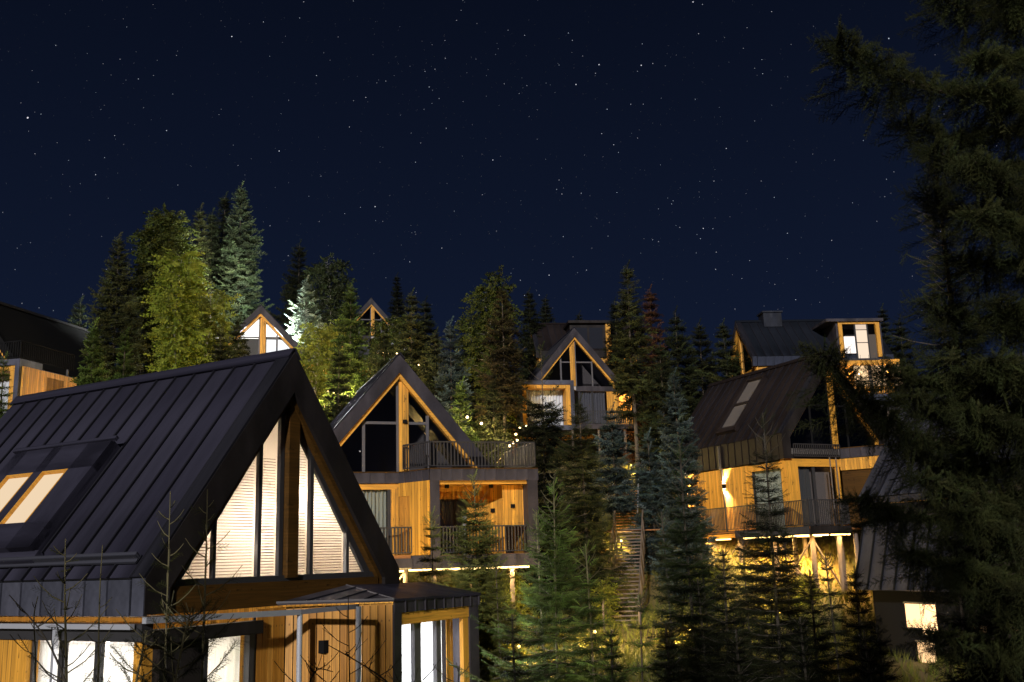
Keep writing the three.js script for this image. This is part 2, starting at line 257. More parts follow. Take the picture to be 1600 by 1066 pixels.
// ================================================================ the large chalet in front
{
  const c = new Chalet({ name: 'large_chalet', label: 'nearest dark chalet with glowing venetian blinds in its triangular gable', pos: [-4.506, -0.139, -20.188], turn: 1.038, t: 1.273, L: 9.44, drop: 0.62, band: 0.52, recess: 0.26, lining: 0.1 });
  const g = c.g, R = rng(5);
  c.roof(M.roof, { bandMats: M.sideLitBlue });
  c.frame(M.frameDark, M.woodDark, -0.6);
  // raised roof light box with two lit skylights
  const aT = c.a(-1.45), aB = c.a(-3.15);
  part(g, 'skylight_box', [c.onRoof(-1, aB, aT, -6.65, -3.42, 0.0, 0.13), c.onRoof(-1, aT - 0.74, aT, -6.65, -3.42, 0.12, 0.3), c.onRoof(-1, aB, aT, -4.17, -3.42, 0.12, 0.3), c.onRoof(-1, aB, aB + 0.62, -6.65, -3.42, 0.12, 0.3), c.onRoof(-1, aB, aT, -5.33, -5.02, 0.12, 0.3), c.onRoof(-1, aB, aT, -6.65, -6.24, 0.12, 0.3)], M.roof[0]);
  part(g, 'skylight_flashing', [c.onRoof(-1, aB - 0.22, aB + 0.02, -6.75, -3.3, 0.03, 0.16), c.onRoof(-1, aT - 0.03, aT + 0.06, -6.75, -3.3, 0.26, 0.34)], M.roof[2]);
  for (const [z0, z1] of [[-5.02, -4.17], [-6.24, -5.33]]) {
    const f = part(g, 'skylight', [c.onRoof(-1, aB + 0.62, aT - 0.74, z1 - 0.03, z1, 0.14, 0.305), c.onRoof(-1, aB + 0.62, aT - 0.74, z0, z0 + 0.03, 0.14, 0.305), c.onRoof(-1, aT - 0.77, aT - 0.74, z0 + 0.03, z1 - 0.03, 0.14, 0.304)], M.wood);
    part(f, 'lit_pane', c.onRoof(-1, aB + 0.62, aT - 0.78, z0 + 0.03, z1 - 0.03, 0.2, 0.23), glow(1, 0.76, 0.5, 0.85));
  }
  part(g, 'snow_guard', [c.onRoof(-1, 0.36, 0.44, -9.3, -0.42, 0.05, 0.17), c.onRoof(-1, 0.28, 0.36, -9.3, -0.42, 0.05, 0.08)], M.side[2]);
  // gable windows: mullions, clear panes, blinds and the lit room behind
  const w = c.band + c.lining, zw = -c.recess, y0 = -0.1, half = c.halfWidthAt(y0, w);
  const post = [0.0, 0.3];
  part(g, 'gable_post', box(post[0], post[1], y0, c.H - 0.95, zw - 0.12, zw + 0.16), M.woodDark);
  const bars = [[-1.85, -1.74], [-0.73, -0.6], [-0.15, 0.0], [0.75, 0.89], [1.9, 2.03]];
  for (const [a, b] of bars) { const top = c.H - w * Math.hypot(1, c.t) - Math.max(Math.abs(a), Math.abs(b)) * c.t + 0.05; part(g, 'mullion', box(a + 0.02, b - 0.02, y0, top, zw - 0.05, zw + 0.04), M.profile); }
  part(g, 'window_sill', [box(-half - 0.1, half + 0.1, y0 - 0.06, y0 + 0.05, zw - 0.1, zw + 0.08)], M.profile);
  const k = w * Math.hypot(1, c.t);
  part(g, 'window_frame', prism([[-half, y0], [-half, c.t * w - k], [0, c.H - k], [half, c.t * w - k], [half, y0], [half - 0.07, y0], [half - 0.07, c.t * w - k - 0.07], [0, c.H - k - 0.14], [-half + 0.07, c.t * w - k - 0.07], [-half + 0.07, y0]], zw - 0.05, zw + 0.03), M.profile);
  for (const [a, b] of [[-half, -1.85], [-1.74, -0.73], [-0.6, -0.14], [0.3, 0.75], [0.89, 1.9], [2.03, half]]) { c.pane('window_pane', a + 0.02, b - 0.02, y0, 9, M.clearGlass, w, zw - 0.01); blind(c, a - 0.02, b + 0.02, y0 + 0.03, a < -0.3 && a > -0.7 ? 2.3 : 9, zw - 0.1, w - 0.04); }
  part(g, 'room_wall', prism([[-3.1, -0.3], [-3.1, 0.2], [0, 4.1], [3.1, 0.2], [3.1, -0.3]], -2.3, -2.2), M.wallIn);
  for (const s of [-1, 1]) part(g, 'room_ceiling', c.onRoof(s, 0.1, c.len - 0.1, -2.3, -0.5, -0.26, -0.2), M.wallIn);
  part(g, 'room_floor', box(-3.3, 3.3, -0.36, -0.24, -9.3, -0.3), M.wallIn);
  bulbLight(g, 'room_lamp', V(1.35, 0.25, -0.75), 0.06, [1, 0.92, 0.84], 12, 3);
  bulbLight(g, 'room_lamp', V(1.54, 1.25, -1.5), 0.05, [1, 0.84, 0.7], 1.2, 7);  // kept out of sight behind the post, lights the blinds
  bulbLight(g, 'room_lamp', V(0.62, 0.9, -1.4), 0.05, [1, 0.84, 0.68], 1.2, 6); bulbLight(g, 'room_lamp', V(-1.1, 0.5, -0.8), 0.05, [1, 0.8, 0.6], 1.2, 2);  // unseen lamps, placed to light the room behind the blinds
  // timber apron under the gable windows
  part(g, 'apron_beam', box(-2.82, 2.82, -0.62, y0 - 0.06, -0.3, -0.06), M.woodDark);
  part(g, 'soffit_board', box(-3.45, -2.9, -0.71, -0.64, -9.4, -0.02), M.plank[3]);
  // ground floor, long side
  part(g, 'header_beam', box(-3.3, -3.06, -1.06, -0.76, -9.3, -0.28), M.profile);
  part(g, 'gutter', [bar(V(-3.4, -0.82, -9.2), V(-3.4, -0.8, -0.4), 0.09, 0.09), bar(V(-3.42, -0.86, -2.42), V(-3.42, -3.3, -2.42), 0.075, 0.075)], M.steel);
  part(g, 'side_wall', [box(-3.25, -3.05, -3.6, -1.06, -9.3, -3.75)], M.boards);
  part(g, 'corner_post', [box(-3.28, -3.02, -3.6, -1.06, -0.48, -0.28), box(-3.29, -3.03, -3.6, -1.06, -3.75, -3.4)], M.wood);
  for (const [z0, z1] of [[-3.4, -2.55], [-2.5, -1.55], [-1.5, -0.5]]) {
    part(g, 'window_frame', [box(-3.2, -3.12, -3.6, -1.06, z0, z0 + 0.06), box(-3.2, -3.12, -3.6, -1.06, z1 - 0.06, z1)], M.profile);
    part(g, 'window_pane', box(-3.165, -3.155, -3.6, -1.1, z0 + 0.06, z1 - 0.06), M.clearGlass);
    const cur = folds(g, 'curtain', z0, z1, -3.6, -1.08, 0, M.curtain, 0.03, 0.13, z0 * 5); cur.rotation.y = -Math.PI / 2; cur.position.set(-3.0, 0, 0); cur.scale.x = 1;
  }
  part(g, 'lit_window_room', box(-2.72, -2.7, -3.6, -1.06, -3.4, -0.5), glow(1, 0.9, 0.8, 5));
  paneLight(g, 'window_light', -3.32, -2.1, -1.95, 2.8, 1.9, [1, 0.9, 0.78], 3, -Math.PI / 2);
  // ground floor, gable side
  part(g, 'header_beam', box(-3.3, -0.75, -1.1, -0.86, -0.24, 0.02), M.frameDark);
  part(g, 'window_frame', [box(-2.1, -2.0, -3.6, -1.1, -0.2, -0.08), box(-1.02, -0.9, -3.6, -1.1, -0.2, -0.06), box(-0.9, -0.8, -3.6, -1.1, -0.22, -0.1)], M.profile);
  part(g, 'side_wall', box(-3.05, -2.1, -3.6, -1.1, -0.28, -0.1), M.frameDark);
  part(g, 'window_pane', box(-2.0, -1.02, -3.6, -1.1, -0.16, -0.15), M.clearGlass);
  folds(g, 'curtain', -2.0, -1.02, -3.6, -1.12, -0.3, M.curtain, 0.035, 0.15);
  part(g, 'lit_window_room', box(-2.0, -1.02, -3.6, -1.12, -0.62, -0.6), glow(1, 0.86, 0.68, 5));
  // boarded wall, straight then turned outwards to the bay
  const p0 = V(-0.02, 0, -0.12), p1 = V(1.36, 0, 1.48), dir = p1.clone().sub(p0), len = dir.length(), ang = Math.atan2(dir.x, dir.z);
  const boardG = [0.15, 0.14, 0.155].map((q) => box(-0.012, 0.012, -3.7, -0.66, -q / 2 + 0.006, q / 2 - 0.006));
  for (let x = -0.74, i = 0; x < -0.03; x += 0.15, i++) { const b = part(g, 'wall_board', boardG[0], M.plank[Math.floor(R() * 5)]); b.position.set(x, 0, -0.1); b.rotation.y = Math.PI / 2; }
  for (let s = 0.08, i = 0; s < len - 0.05; s += 0.15, i++) { const b = part(g, 'wall_board', boardG[i % 3], M.plank[Math.floor(R() * 5)]); b.position.copy(p0).addScaledVector(dir, s / len); b.rotation.y = ang; b.position.x += (R() - 0.5) * 0.006; }
  part(g, 'wall_backing', [bar(V(p0.x + 0.06, -2.2, p0.z - 0.05), V(p1.x + 0.06, -2.2, p1.z - 0.05), 0.05, 3.0), box(-0.8, 0.0, -3.7, -0.7, -0.2, -0.13)], M.black);
  const sc = p0.clone().addScaledVector(dir, 0.36); part(g, 'wall_lamp', bar(V(sc.x - 0.02, -1.32, sc.z), V(sc.x - 0.02, -1.56, sc.z), 0.15, 0.14), M.black);
  // steel gutters and downpipes of the canopy
  const q0 = V(-3.9, -0.66, 0.5), q1 = V(-0.28, -0.74, 0.5), q2 = V(0.13, -0.66, 1.6);
  part(g, 'canopy_gutter', [bar(q0, q1, 0.1, 0.1)], M.steel); part(g, 'canopy_gutter', bar(q1, q2, 0.08, 0.09), M.profile);
  for (const q of [q1, q2]) part(g, 'downpipe', [rod([q.clone(), V(q.x, q.y - 0.12, q.z), V(q.x, -3.7, q.z)], 0.055, 0.055, 10)], M.steel);
  // bay with the white window
  const bz = 1.5, bx0 = 1.34, bx1 = 4.43, wt = V(1.75, -0.3, -0.1), fl = V(bx0 - 0.06, -0.58, bz + 0.06), fr = V(bx1 + 0.06, -0.6, bz + 0.06);
  part(g, 'bay_roof', [slab([wt, fl, fr, V(4.6, -0.34, -0.1)], 0.05)], M.roof[0]);
  const hip = [wt.clone().add(V(0, 0.0, 0)), V(-0.35, -0.56, -0.1), fl.clone()];
  part(g, 'bay_roof', slab([hip[0], hip[1], hip[2]], 0.05), M.fascia[2]);
  for (const f of [0.25, 0.5, 0.75]) { const e = hip[1].clone().lerp(hip[2], f), top = hip[0].clone().lerp(hip[2], f * 0.93); part(g, 'roof_seam', bar(e.add(V(0, 0.015, 0)), top.add(V(0, 0.015, 0)), 0.025, 0.03), M.seam); }
  part(g, 'eave_trim', [bar(hip[1], hip[2], 0.04, 0.04), bar(hip[0], hip[2], 0.03, 0.04)], M.profileLight);
  const fw = (bx1 - bx0) / 9;
  for (let i = 0; i < 9; i++) part(g, 'fascia_panel', [box(bx0 + i * fw + 0.006, bx0 + (i + 1) * fw - 0.006, -0.86, -0.6, bz - 0.02, bz + 0.03), box(bx0 + (i + 1) * fw - 0.015, bx0 + (i + 1) * fw + 0.012, -0.86, -0.61, bz + 0.03, bz + 0.06)], M.fascia[i % 3]);
  part(g, 'bay_beam', box(bx0 + 0.24, bx1 - 0.36, -1.1, -0.86, bz - 0.1, bz + 0.0), M.beam);
  part(g, 'bay_post', [box(bx0, bx0 + 0.24, -3.8, -0.86, bz - 0.2, bz + 0.02)], M.fascia[2]);
  part(g, 'bay_post', [box(bx1 - 0.36, bx1, -3.8, -0.86, bz - 1.6, bz + 0.02)], M.fascia[0]);
  part(g, 'bay_jamb', [box(3.86, bx1 - 0.36, -3.8, -1.1, bz - 0.12, bz - 0.02), box(3.62, 3.86, -3.8, -1.1, bz - 0.32, bz - 0.3)], M.wood);
  part(g, 'window_frame', [box(2.2, 2.42, -3.8, -1.1, bz - 0.22, bz - 0.12), box(2.98, 3.15, -3.8, -1.1, bz - 0.22, bz - 0.12)], M.profileLight);
  part(g, 'window_pane', box(1.58, 3.62, -3.8, -1.1, bz - 0.2, bz - 0.19), M.clearGlass);
  folds(g, 'curtain', 1.58, 3.62, -3.8, -1.12, bz - 0.4, M.curtain, 0.035, 0.16);
  part(g, 'lit_window_room', box(1.58, 3.62, -3.8, -1.12, bz - 0.7, bz - 0.68), glow(0.95, 0.96, 1, 9));
  paneLight(g, 'window_light', 2.6, -2.3, bz + 0.08, 2.0, 2.2, [0.95, 0.96, 1], 50);
  part(g, 'side_wall', [box(3.3, 3.45, -3.8, -0.7, -9.3, -0.1), box(-3.2, 3.3, -3.8, -0.4, -9.4, -9.25)], M.boards);
}

// ================================================================ the chalet in the middle
function middleChalet(o) { // shared by the timber chalets on posts
  const c = new Chalet({ L: 8, drop: 0.6, band: 0.445, recess: 0.3, lining: 0.13, t: 1.186, ...o }), g = c.g, w = c.band + c.lining, zw = -c.recess, fl = o.fl ?? -0.28, mir = o.mirror ? -1 : 1;
  const X = (a, b) => (mir > 0 ? [a, b] : [-b, -a]);
  const bx = (a, b, ...r) => box(...X(a, b), ...r);
  c.roof(o.roofMats ?? M.roof, { sides: o.sides ?? [-1], bandMats: o.bandMats ?? o.roofMats ?? M.roof });
  c.frame(o.frameMat ?? M.fascia[1], M.beam, o.foot ?? -0.45);
  const top = (x) => c.H - w * Math.hypot(1, c.t) - Math.abs(x) * c.t;
  part(g, 'gable_post', bx(0, 0.37, fl, top(0.1), zw - 0.1, zw + 0.08), M.boards);
  part(g, 'mullion', [bx(-0.09, -0.003, fl, top(0.1), zw - 0.05, zw + 0.03), bx(-1.38, -1.27, fl, top(1.38), zw - 0.05, zw + 0.03), bx(1.05, 1.17, fl, top(1.17), zw - 0.05, zw + 0.03)], o.barMat ?? M.profileLight);
  part(g, 'window_rail', [bx(-1.38, -0.09, 1.52, 1.62, zw - 0.05, zw + 0.035), bx(0.37, 1.17, 1.52, 1.62, zw - 0.05, zw + 0.035)], o.barMat ?? M.profileLight);
  const half = c.halfWidthAt(fl, w);
  for (const [a, b, y, z] of [[-half, -1.38, fl, 9], [-1.27, -0.09, fl, 1.52], [-1.27, -0.09, 1.62, 9], [0.37, 1.05, fl, 1.52], [0.37, 1.05, 1.62, 9], [1.17, half, fl, 9]]) c.pane('window_pane', ...X(a, b), y, z, o.glass ?? M.glass, w);
  part(g, 'room_wall', prism([[-3, fl], [-3, 0.2], [0, 3.7], [3, 0.2], [3, fl]], -3.6, -3.5), M.darkIn);
  part(g, 'upper_floor', box(-3.35, 3.35, fl - 0.3, fl - 0.02, -7.9, zw + 0.05), M.darkIn);
  return { c, g, w, zw, fl, mir, bx, X, half };
}
{
  const { c, g, zw, fl, half } = middleChalet({ name: 'timber_chalet', label: 'chalet in the middle with orange timber gable and dark balcony railing', pos: [-4.268, 3.531, -36.96], turn: 0.336, L: 8.4 });
  // fascia between the storeys, along the wall, round the slanted side and along the porch
  const A = V(-3.3, 0, zw + 0.06), B = V(0, 0, zw + 0.06), C = V(0.8, 0, 1.2), D = V(4.95, 0, 1.2);
  function panels(a, b, y0, y1, n) { const d = b.clone().sub(a), L = d.length(), ang = Math.atan2(d.x, d.z), q = L / n, geo = join([box(-0.03, 0.03, y0, y1, 0.005, q - 0.005), box(0.028, 0.055, y0, y1, q - 0.014, q + 0.008), box(-0.055, -0.028, y0, y1, q - 0.014, q + 0.008)]); for (let i = 0; i < n; i++) { const m = part(g, 'fascia_panel', geo, M.fascia[(i * 5 + n) % 3]); m.position.copy(a).addScaledVector(d, i / n); m.rotation.y = ang; } }
  panels(A, B, -0.68, -0.3, 6); panels(B, C, -0.68, -0.29, 5); panels(C, D, -0.7, -0.28, 10);
  part(g, 'fascia_cap', [bar(A.clone().setY(-0.275), B.clone().setY(-0.275), 0.12, 0.03), bar(B.clone().setY(-0.272), C.clone().setY(-0.272), 0.12, 0.03), bar(C.clone().setY(-0.262), D.clone().setY(-0.262), 0.12, 0.03)], M.woodDark);
  part(g, 'terrace_deck', slab([V(0, -0.29, zw), V(0.8, -0.29, 1.16), V(4.9, -0.29, 1.16), V(4.9, -0.29, -2.5), V(3.3, -0.29, -2.5), V(3.3, -0.29, zw)], 0.3), M.deckWood);
  railing(g, V(0.12, -0.24, zw + 0.2), V(0.82, -0.24, 1.16), 0.95, 0.12, M.rail); railing(g, V(0.84, -0.24, 1.16), V(4.88, -0.24, 1.16), 0.95, 0.13, M.rail); railing(g, V(4.88, -0.24, 1.1), V(4.88, -0.24, -2.4), 0.95, 0.14, M.rail);
  // lower storey: window with curtain, timber band, slanted timber side, porch
  part(g, 'timber_band', [box(-3.3, 0, -0.9, -0.69, zw - 0.12, zw)], M.beam);
  part(g, 'timber_post', [box(-0.3, 0, -3.4, -0.9, zw - 0.12, zw + 0.01)], M.boards);
  folds(g, 'curtain', -1.75, -0.42, -3.35, -0.92, zw - 0.22, M.drape, 0.05, 0.14);
  part(g, 'window_pane', box(-3.2, -0.32, -3.35, -0.92, zw - 0.08, zw - 0.07), M.clearGlass); part(g, 'window_frame', [box(-0.42, -0.3, -3.4, -0.9, zw - 0.1, zw - 0.02), box(-1.9, -1.8, -3.4, -0.9, zw - 0.1, zw - 0.04)], M.profile);
  const dir = V(0.8, 0, 1.2 - zw - 0.06), P = (f) => V(0.8 * f, 0, zw + 0.06 + (1.14 - zw) * f), slant = (f0, f1, y0, y1, t, mat, name, off = 0) => part(g, name, bar(P(f0).add(V(off, (y0 + y1) / 2, 0)), P(f1).add(V(off, (y0 + y1) / 2, 0)), t, y1 - y0), mat);
  slant(0, 0.38, -1.18, -0.69, 0.08, M.boards, 'timber_side'); slant(0.38, 1, -3.32, -0.69, 0.1, M.boards, 'timber_side'); slant(0.0, 0.4, -3.32, -1.18, 0.05, M.plank[0], 'recessed_door', 0.015); slant(0.3, 1, -3.8, -3.33, 0.12, M.fascia[2], 'base_panel');
  part(g, 'porch_column', box(0.8, 1.16, -3.8, -0.7, 0.85, 1.22), M.frame); part(g, 'porch_column', box(4.53, 4.93, -3.8, -0.7, 0.6, 1.22), M.frame);
  panels(V(1.16, 0, 1.2), V(4.53, 0, 1.2), -3.8, -3.36, 6);
  part(g, 'porch_ceiling', box(0.85, 4.9, -0.78, -0.72, zw - 0.6, 1.14), M.beam); part(g, 'porch_lintel', [box(1.16, 4.53, -0.83, -0.7, 1.04, 1.14)], M.beam);
  part(g, 'porch_floor', box(0.8, 4.9, -3.42, -3.34, zw - 0.6, 1.15), M.deckWood);
  part(g, 'porch_wall', [box(2.75, 3.4, -3.35, -0.78, zw - 0.5, zw - 0.4), box(0.9, 2.75, -1.25, -0.78, zw - 0.5, zw - 0.4)], M.wood); part(g, 'porch_wall', bar(V(3.4, -2.06, zw - 0.4), V(4.0, -2.06, 0.1), 0.06, 2.6), M.boards);
  part(g, 'porch_door', box(1.2, 2.7, -3.35, -1.25, zw - 0.62, zw - 0.58), M.clearGlass); folds(g, 'curtain', 1.25, 2.25, -3.3, -1.3, zw - 0.8, M.drape, 0.05, 0.13); part(g, 'porch_back', box(0.8, 4.9, -3.4, -0.7, zw - 1.3, zw - 1.2), M.darkIn);
  part(g, 'door_frame', [box(1.15, 1.22, -3.35, -1.25, zw - 0.62, zw - 0.5), box(2.25, 2.34, -3.35, -1.25, zw - 0.6, zw - 0.5), box(1.15, 2.75, -1.33, -1.25, zw - 0.6, zw - 0.5)], M.profile);
  part(g, 'hanging_panel', box(3.72, 4.53, -2.32, -0.84, 0.62, 0.68), M.boards);
  railing(g, V(1.18, -3.33, 1.1), V(4.52, -3.33, 1.1), 0.98, 0.125, M.rail);
  railing(g, V(-3.2, -3.3, 0.42), V(0.3, -3.3, 0.42), 0.98, 0.125, M.rail); part(g, 'balcony_floor', box(-3.2, 0.25, -3.42, -3.3, zw - 0.1, 0.46), M.deckWood); panels(V(-3.2, 0, 0.46), V(0.3, 0, 0.46), -3.75, -3.42, 5);
  for (const [x, y, z] of [[0.22, 1.62, zw + 0.12], [4.1, -1.62, 0.72], [3.62, -1.72, zw + 0.05], [1.6, -0.86, 0.6], [3.3, -0.86, 0.6]]) part(g, 'wall_lamp', box(x - 0.07, x + 0.07, y - 0.07, y + 0.07, z - 0.05, z + 0.05), M.black);
  part(g, 'door_knob', new THREE.SphereGeometry(0.035, 8, 6).translate(-1.46, 0.5, zw + 0.03), M.steel);
  part(g, 'lower_wall', [box(-3.3, -3.15, -3.4, -0.7, -8.2, zw), box(-3.3, 4.9, -3.4, -0.3, -8.3, -8.15), box(4.75, 4.9, -3.4, -0.75, -8.2, 0.6)], M.boards); part(g, 'lower_floor', box(-3.3, 4.9, -3.8, -3.44, -8.3, 0.4), M.darkIn); part(g, 'room_wall', box(-3.2, 0.6, -3.4, -0.6, -2.6, -2.5), M.darkIn);
  for (const [x, z] of [[0.95, 1.0], [0.1, 0.2], [-1.4, 0.2], [-3, 0.2], [3.9, 1.0], [2.4, 1.0], [0.5, -3.5], [4.4, -3.5], [-3, -4]]) part(g, 'support_post', rod([V(x, -3.8, z), V(x, -7.2, z)], 0.085, 0.1, 8), M.pole);
  for (const [a, b] of [[V(-1.4, -3.9, 0.2), V(0.1, -5.6, 0.2)], [V(0.1, -3.9, 0.2), V(-1.4, -5.6, 0.2)]]) part(g, 'brace', rod([a, b], 0.04, 0.04, 6), M.pole);
  for (const [a, b] of [[1.05, 1.5], [1.65, 2.9], [3.0, 4.5]]) strip(g, 'led_strip', V(a, -3.84, 1.16), V(b, -3.84, 1.16), 0.05, [1, 0.66, 0.24], 9, 450);
  strip(g, 'led_strip', V(-1.7, -3.86, 0.4), V(0.0, -3.86, 0.4), 0.06, [1, 0.66, 0.22], 9, 700); strip(g, 'led_strip', V(0.8, -3.86, -2.2), V(4.4, -3.86, -2.2), 0.06, [1, 0.64, 0.2], 9, 1300);  // second strip unseen under the floor, lights the ground behind
}

// ================================================================ the dark roofed chalet with wall lamps
{
  const { c, g, zw, mir } = middleChalet({ name: 'dark_roof_chalet', label: 'chalet with dark brown metal roof, long skylight and two glowing wall lamps under its eave', pos: [16.791, 5.831, -52.149], turn: 0.43, t: 1.268, L: 10.68, drop: 1.3, band: 0.5, lining: 0.06, roofMats: M.roofBrown, bandMats: [metalOf(0.0135, 0.0105, 0.0125), metalOf(0.012, 0.0095, 0.011), metalOf(0.015, 0.012, 0.014)], frameMat: M.frameDark, fl: -0.72, foot: -1.28, glass: M.darkGlass, barMat: M.black });  // shade on this gable put into the dark frame colour
  // roof window
  const a1 = c.a(-0.6), a0 = c.a(-2.8);
  part(g, 'skylight_box', [c.onRoof(-1, a0 - 0.2, a1 + 0.15, -4.5, -4.32, 0, 0.26), c.onRoof(-1, a0 - 0.2, a1 + 0.15, -6.05, -5.92, 0, 0.26), c.onRoof(-1, a1, a1 + 0.15, -6.05, -4.32, 0, 0.28), c.onRoof(-1, a0 - 0.35, a0, -6.1, -4.3, 0, 0.22), c.onRoof(-1, (a0 + a1) / 2 - 0.08, (a0 + a1) / 2 + 0.08, -6, -4.4, 0, 0.2)], M.roofBrown[2]);
  part(g, 'skylight_pane', c.onRoof(-1, a0, a1, -5.92, -4.5, 0.05, 0.12), std(0.12, 0.11, 0.11, { roughness: 0.15 }));
  part(g, 'downpipe', [bar(V(-3.62, -0.1, -5.3), V(-3.62, -1.35, -5.3), 0.1, 0.1), bar(V(-3.5, -1.35, -5.3), V(-3.4, -4.9, -5.3), 0.1, 0.1), bar(V(-3.62, -0.1, -10.55), V(-3.62, -1.35, -10.55), 0.1, 0.1), bar(V(-3.3, -1.5, -3.05), V(-3.3, -4.8, -3.05), 0.08, 0.08)], M.profile);
  const f = -0.72;
  // storey band of the wall and the terrace box to the right
  part(g, 'fascia_panel', [box(-2.9, 0.3, -1.26, f, zw - 0.05, zw + 0.05)], M.frameDark);
  railing(g, V(-2.75, f - 0.5, zw + 0.2), V(0.3, f - 0.5, zw + 0.2), 0.7, 0.13, M.rail);
  const K = V(0.36, 0, zw + 0.06), N = V(1.7, 0, 2.3), d = N.clone().sub(K);
  for (let i = 0; i < 5; i++) part(g, 'fascia_panel', bar(K.clone().addScaledVector(d, i / 5 + 0.004).setY(f - 0.25), K.clone().addScaledVector(d, (i + 1) / 5 - 0.004).setY(f - 0.25), 0.08, 0.5), M.fascia[i % 3]);
  part(g, 'fascia_cap', bar(K.clone().setY(f + 0.02), N.clone().setY(f + 0.02), 0.14, 0.04), M.woodDark);
  part(g, 'timber_side', [bar(K.clone().setY(-2.95).lerp(N.clone().setY(-2.95), 0.62), N.clone().setY(-2.95), 0.1, 3.4), bar(K.clone().setY(-1.55), K.clone().setY(-1.55).lerp(N.clone().setY(-1.55), 0.63), 0.1, 0.6)], M.boards);
  part(g, 'recessed_door', bar(K.clone().setY(-3.2).add(V(0.1, 0, -0.05)), K.clone().setY(-3.2).lerp(N.clone().setY(-3.2), 0.62).add(V(0.1, 0, -0.05)), 0.05, 2.8), M.woodDark);
  part(g, 'terrace_deck', slab([K.clone().setY(f), N.clone().setY(f), V(5.5, f, 2.3), V(5.5, f, -2), V(3.2, f, -2), V(3.2, f, zw)], 0.2), M.deckWood);
  part(g, 'terrace_front', box(1.7, 5.5, -4.7, f - 0.02, 2.2, 2.3), M.boards);
  // ground storey
  const yt = -1.3, yb = -4.72;
  part(g, 'timber_wall', [box(-3.4, -3.25, yb, yt - 0.05, -10.4, -3.1)], M.boards);
  part(g, 'timber_beam', [box(-3.42, -3.22, yt - 0.42, yt - 0.1, -3.1, 0.02), box(-3.4, 0.3, -1.66, -1.27, zw - 0.08, zw + 0.1)], M.beam);
  part(g, 'timber_post', [box(-3.42, -3.22, yb, yt - 0.3, -3.1, -2.86), box(-3.45, -2.7, yb, yt - 0.1, zw - 0.1, 0.04), box(0.02, 0.24, yb, -1.6, zw - 0.08, zw + 0.08)], M.wood);
  part(g, 'window_pane', [box(-3.33, -3.32, yb, yt - 0.42, -2.86, -0.3)], M.clearGlass); part(g, 'window_pane', box(-2.7, 0.02, yb, -1.66, zw - 0.03, zw - 0.02), M.glass);
  part(g, 'mullion', [box(-3.36, -3.26, yb, yt - 0.42, -2.9, -2.8), box(-1.5, -1.36, yb, -1.66, zw - 0.06, zw + 0.03)], M.profile);
  const dr = folds(g, 'curtain', -2.8, -0.4, yb, yt - 0.44, 0, std(0.3, 0.33, 0.3, { roughness: 0.95 }), 0.05, 0.16); dr.rotation.y = -Math.PI / 2; dr.position.x = -3.18;
  folds(g, 'curtain', -2.66, -1.5, yb, -1.66, zw - 0.2, M.drape, 0.05, 0.15); part(g, 'room_wall', [box(-1.36, 0.0, yb, -1.66, zw - 0.5, zw - 0.45)], M.wallIn); part(g, 'room_wall', box(-3.0, 3.2, yb, -1.3, -4.4, -4.3), M.darkIn);
  part(g, 'lower_wall', [box(-3.3, 3.4, yb - 0.3, -0.5, -10.6, -10.45), box(3.3, 3.4, yb, -1.2, -10.4, zw)], M.boards);
  // balcony round the corner
  const cx = -3.95, cz = 1.95;
  part(g, 'balcony_floor', [box(cx, -1.4, -4.86, -4.76, -0.4, cz), box(cx, -3.2, -4.85, -4.77, -10.4, -0.4), box(-3.3, 3.3, -4.87, -4.78, -10.4, -0.4)], M.deckWood);
  part(g, 'soffit_board', [box(cx + 0.04, -1.4, -5.1, -4.9, -0.4, cz - 0.05), box(cx + 0.04, -3.2, -5.09, -4.9, -10.4, -0.4)], M.beam);
  for (let i = 0; i < 9; i++) part(g, 'fascia_panel', box(cx - 0.04, cx + 0.02, -5.14, -4.74, cz - (i + 1) * 0.65 + 0.006, cz - i * 0.65 - 0.006), M.side[i % 3]);
  for (let i = 0; i < 4; i++) part(g, 'fascia_panel', box(cx + 0.03 + i * 0.64, cx + (i + 1) * 0.64 + 0.02, -5.14, -4.74, cz - 0.02, cz + 0.04), M.frameDark);
  railing(g, V(cx + 0.03, -4.74, cz - 0.04), V(cx + 0.03, -4.74, -9.6), 1.25, 0.125, M.rail); railing(g, V(cx + 0.08, -4.74, cz - 0.02), V(-1.4, -4.74, cz - 0.02), 1.25, 0.12, M.rail); railing(g, V(-1.4, -4.74, cz - 0.06), V(-0.1, -4.74, zw + 0.2), 1.25, 0.12, M.rail);
  for (const x of [-1.35, -0.95]) part(g, 'downpipe', rod([V(x, -1.3, 0.9), V(x, -5.1, 0.9)], 0.035, 0.035, 8), M.pole);
  for (const z of [-5.23, -8.75]) { // wall lamps shining up and down
    const b = part(g, 'wall_lamp', box(-3.56, -3.4, -2.42, -2.16, z - 0.08, z + 0.08), M.black);
    for (const s of [-1, 1]) {
      part(b, 'lamp_lens', box(-3.55, -3.41, -2.29 + s * 0.14, -2.29 + s * 0.15, z - 0.07, z + 0.07), glow(1, 0.72, 0.42, 20));
      const l = new THREE.SpotLight(new THREE.Color().setRGB(1, 0.68, 0.36), 240, 0, 1.0, 0.8); l.name = 'wall_lamp'; l.position.set(-3.5, -2.29 + s * 0.2, z); l.target.position.set(-3.5, -2.29 + s * 2, z); l.castShadow = true; g.add(l, l.target);
    }
  }
  // steel posts, braces and light strips below
  for (const [x, z] of [[-3.2, 1.2], [-1.9, 1.6], [-3.2, -1.6], [-3.3, -4.4], [-3.3, -7.6], [-3.3, -10], [-0.8, 0.5], [-1.3, -2.4], [1.6, -1], [1.6, -5], [-1, -7]]) part(g, 'support_post', rod([V(x, -5.0, z), V(x - 0.0, -10.5, z)], 0.13, 0.13, 10), M.pole);
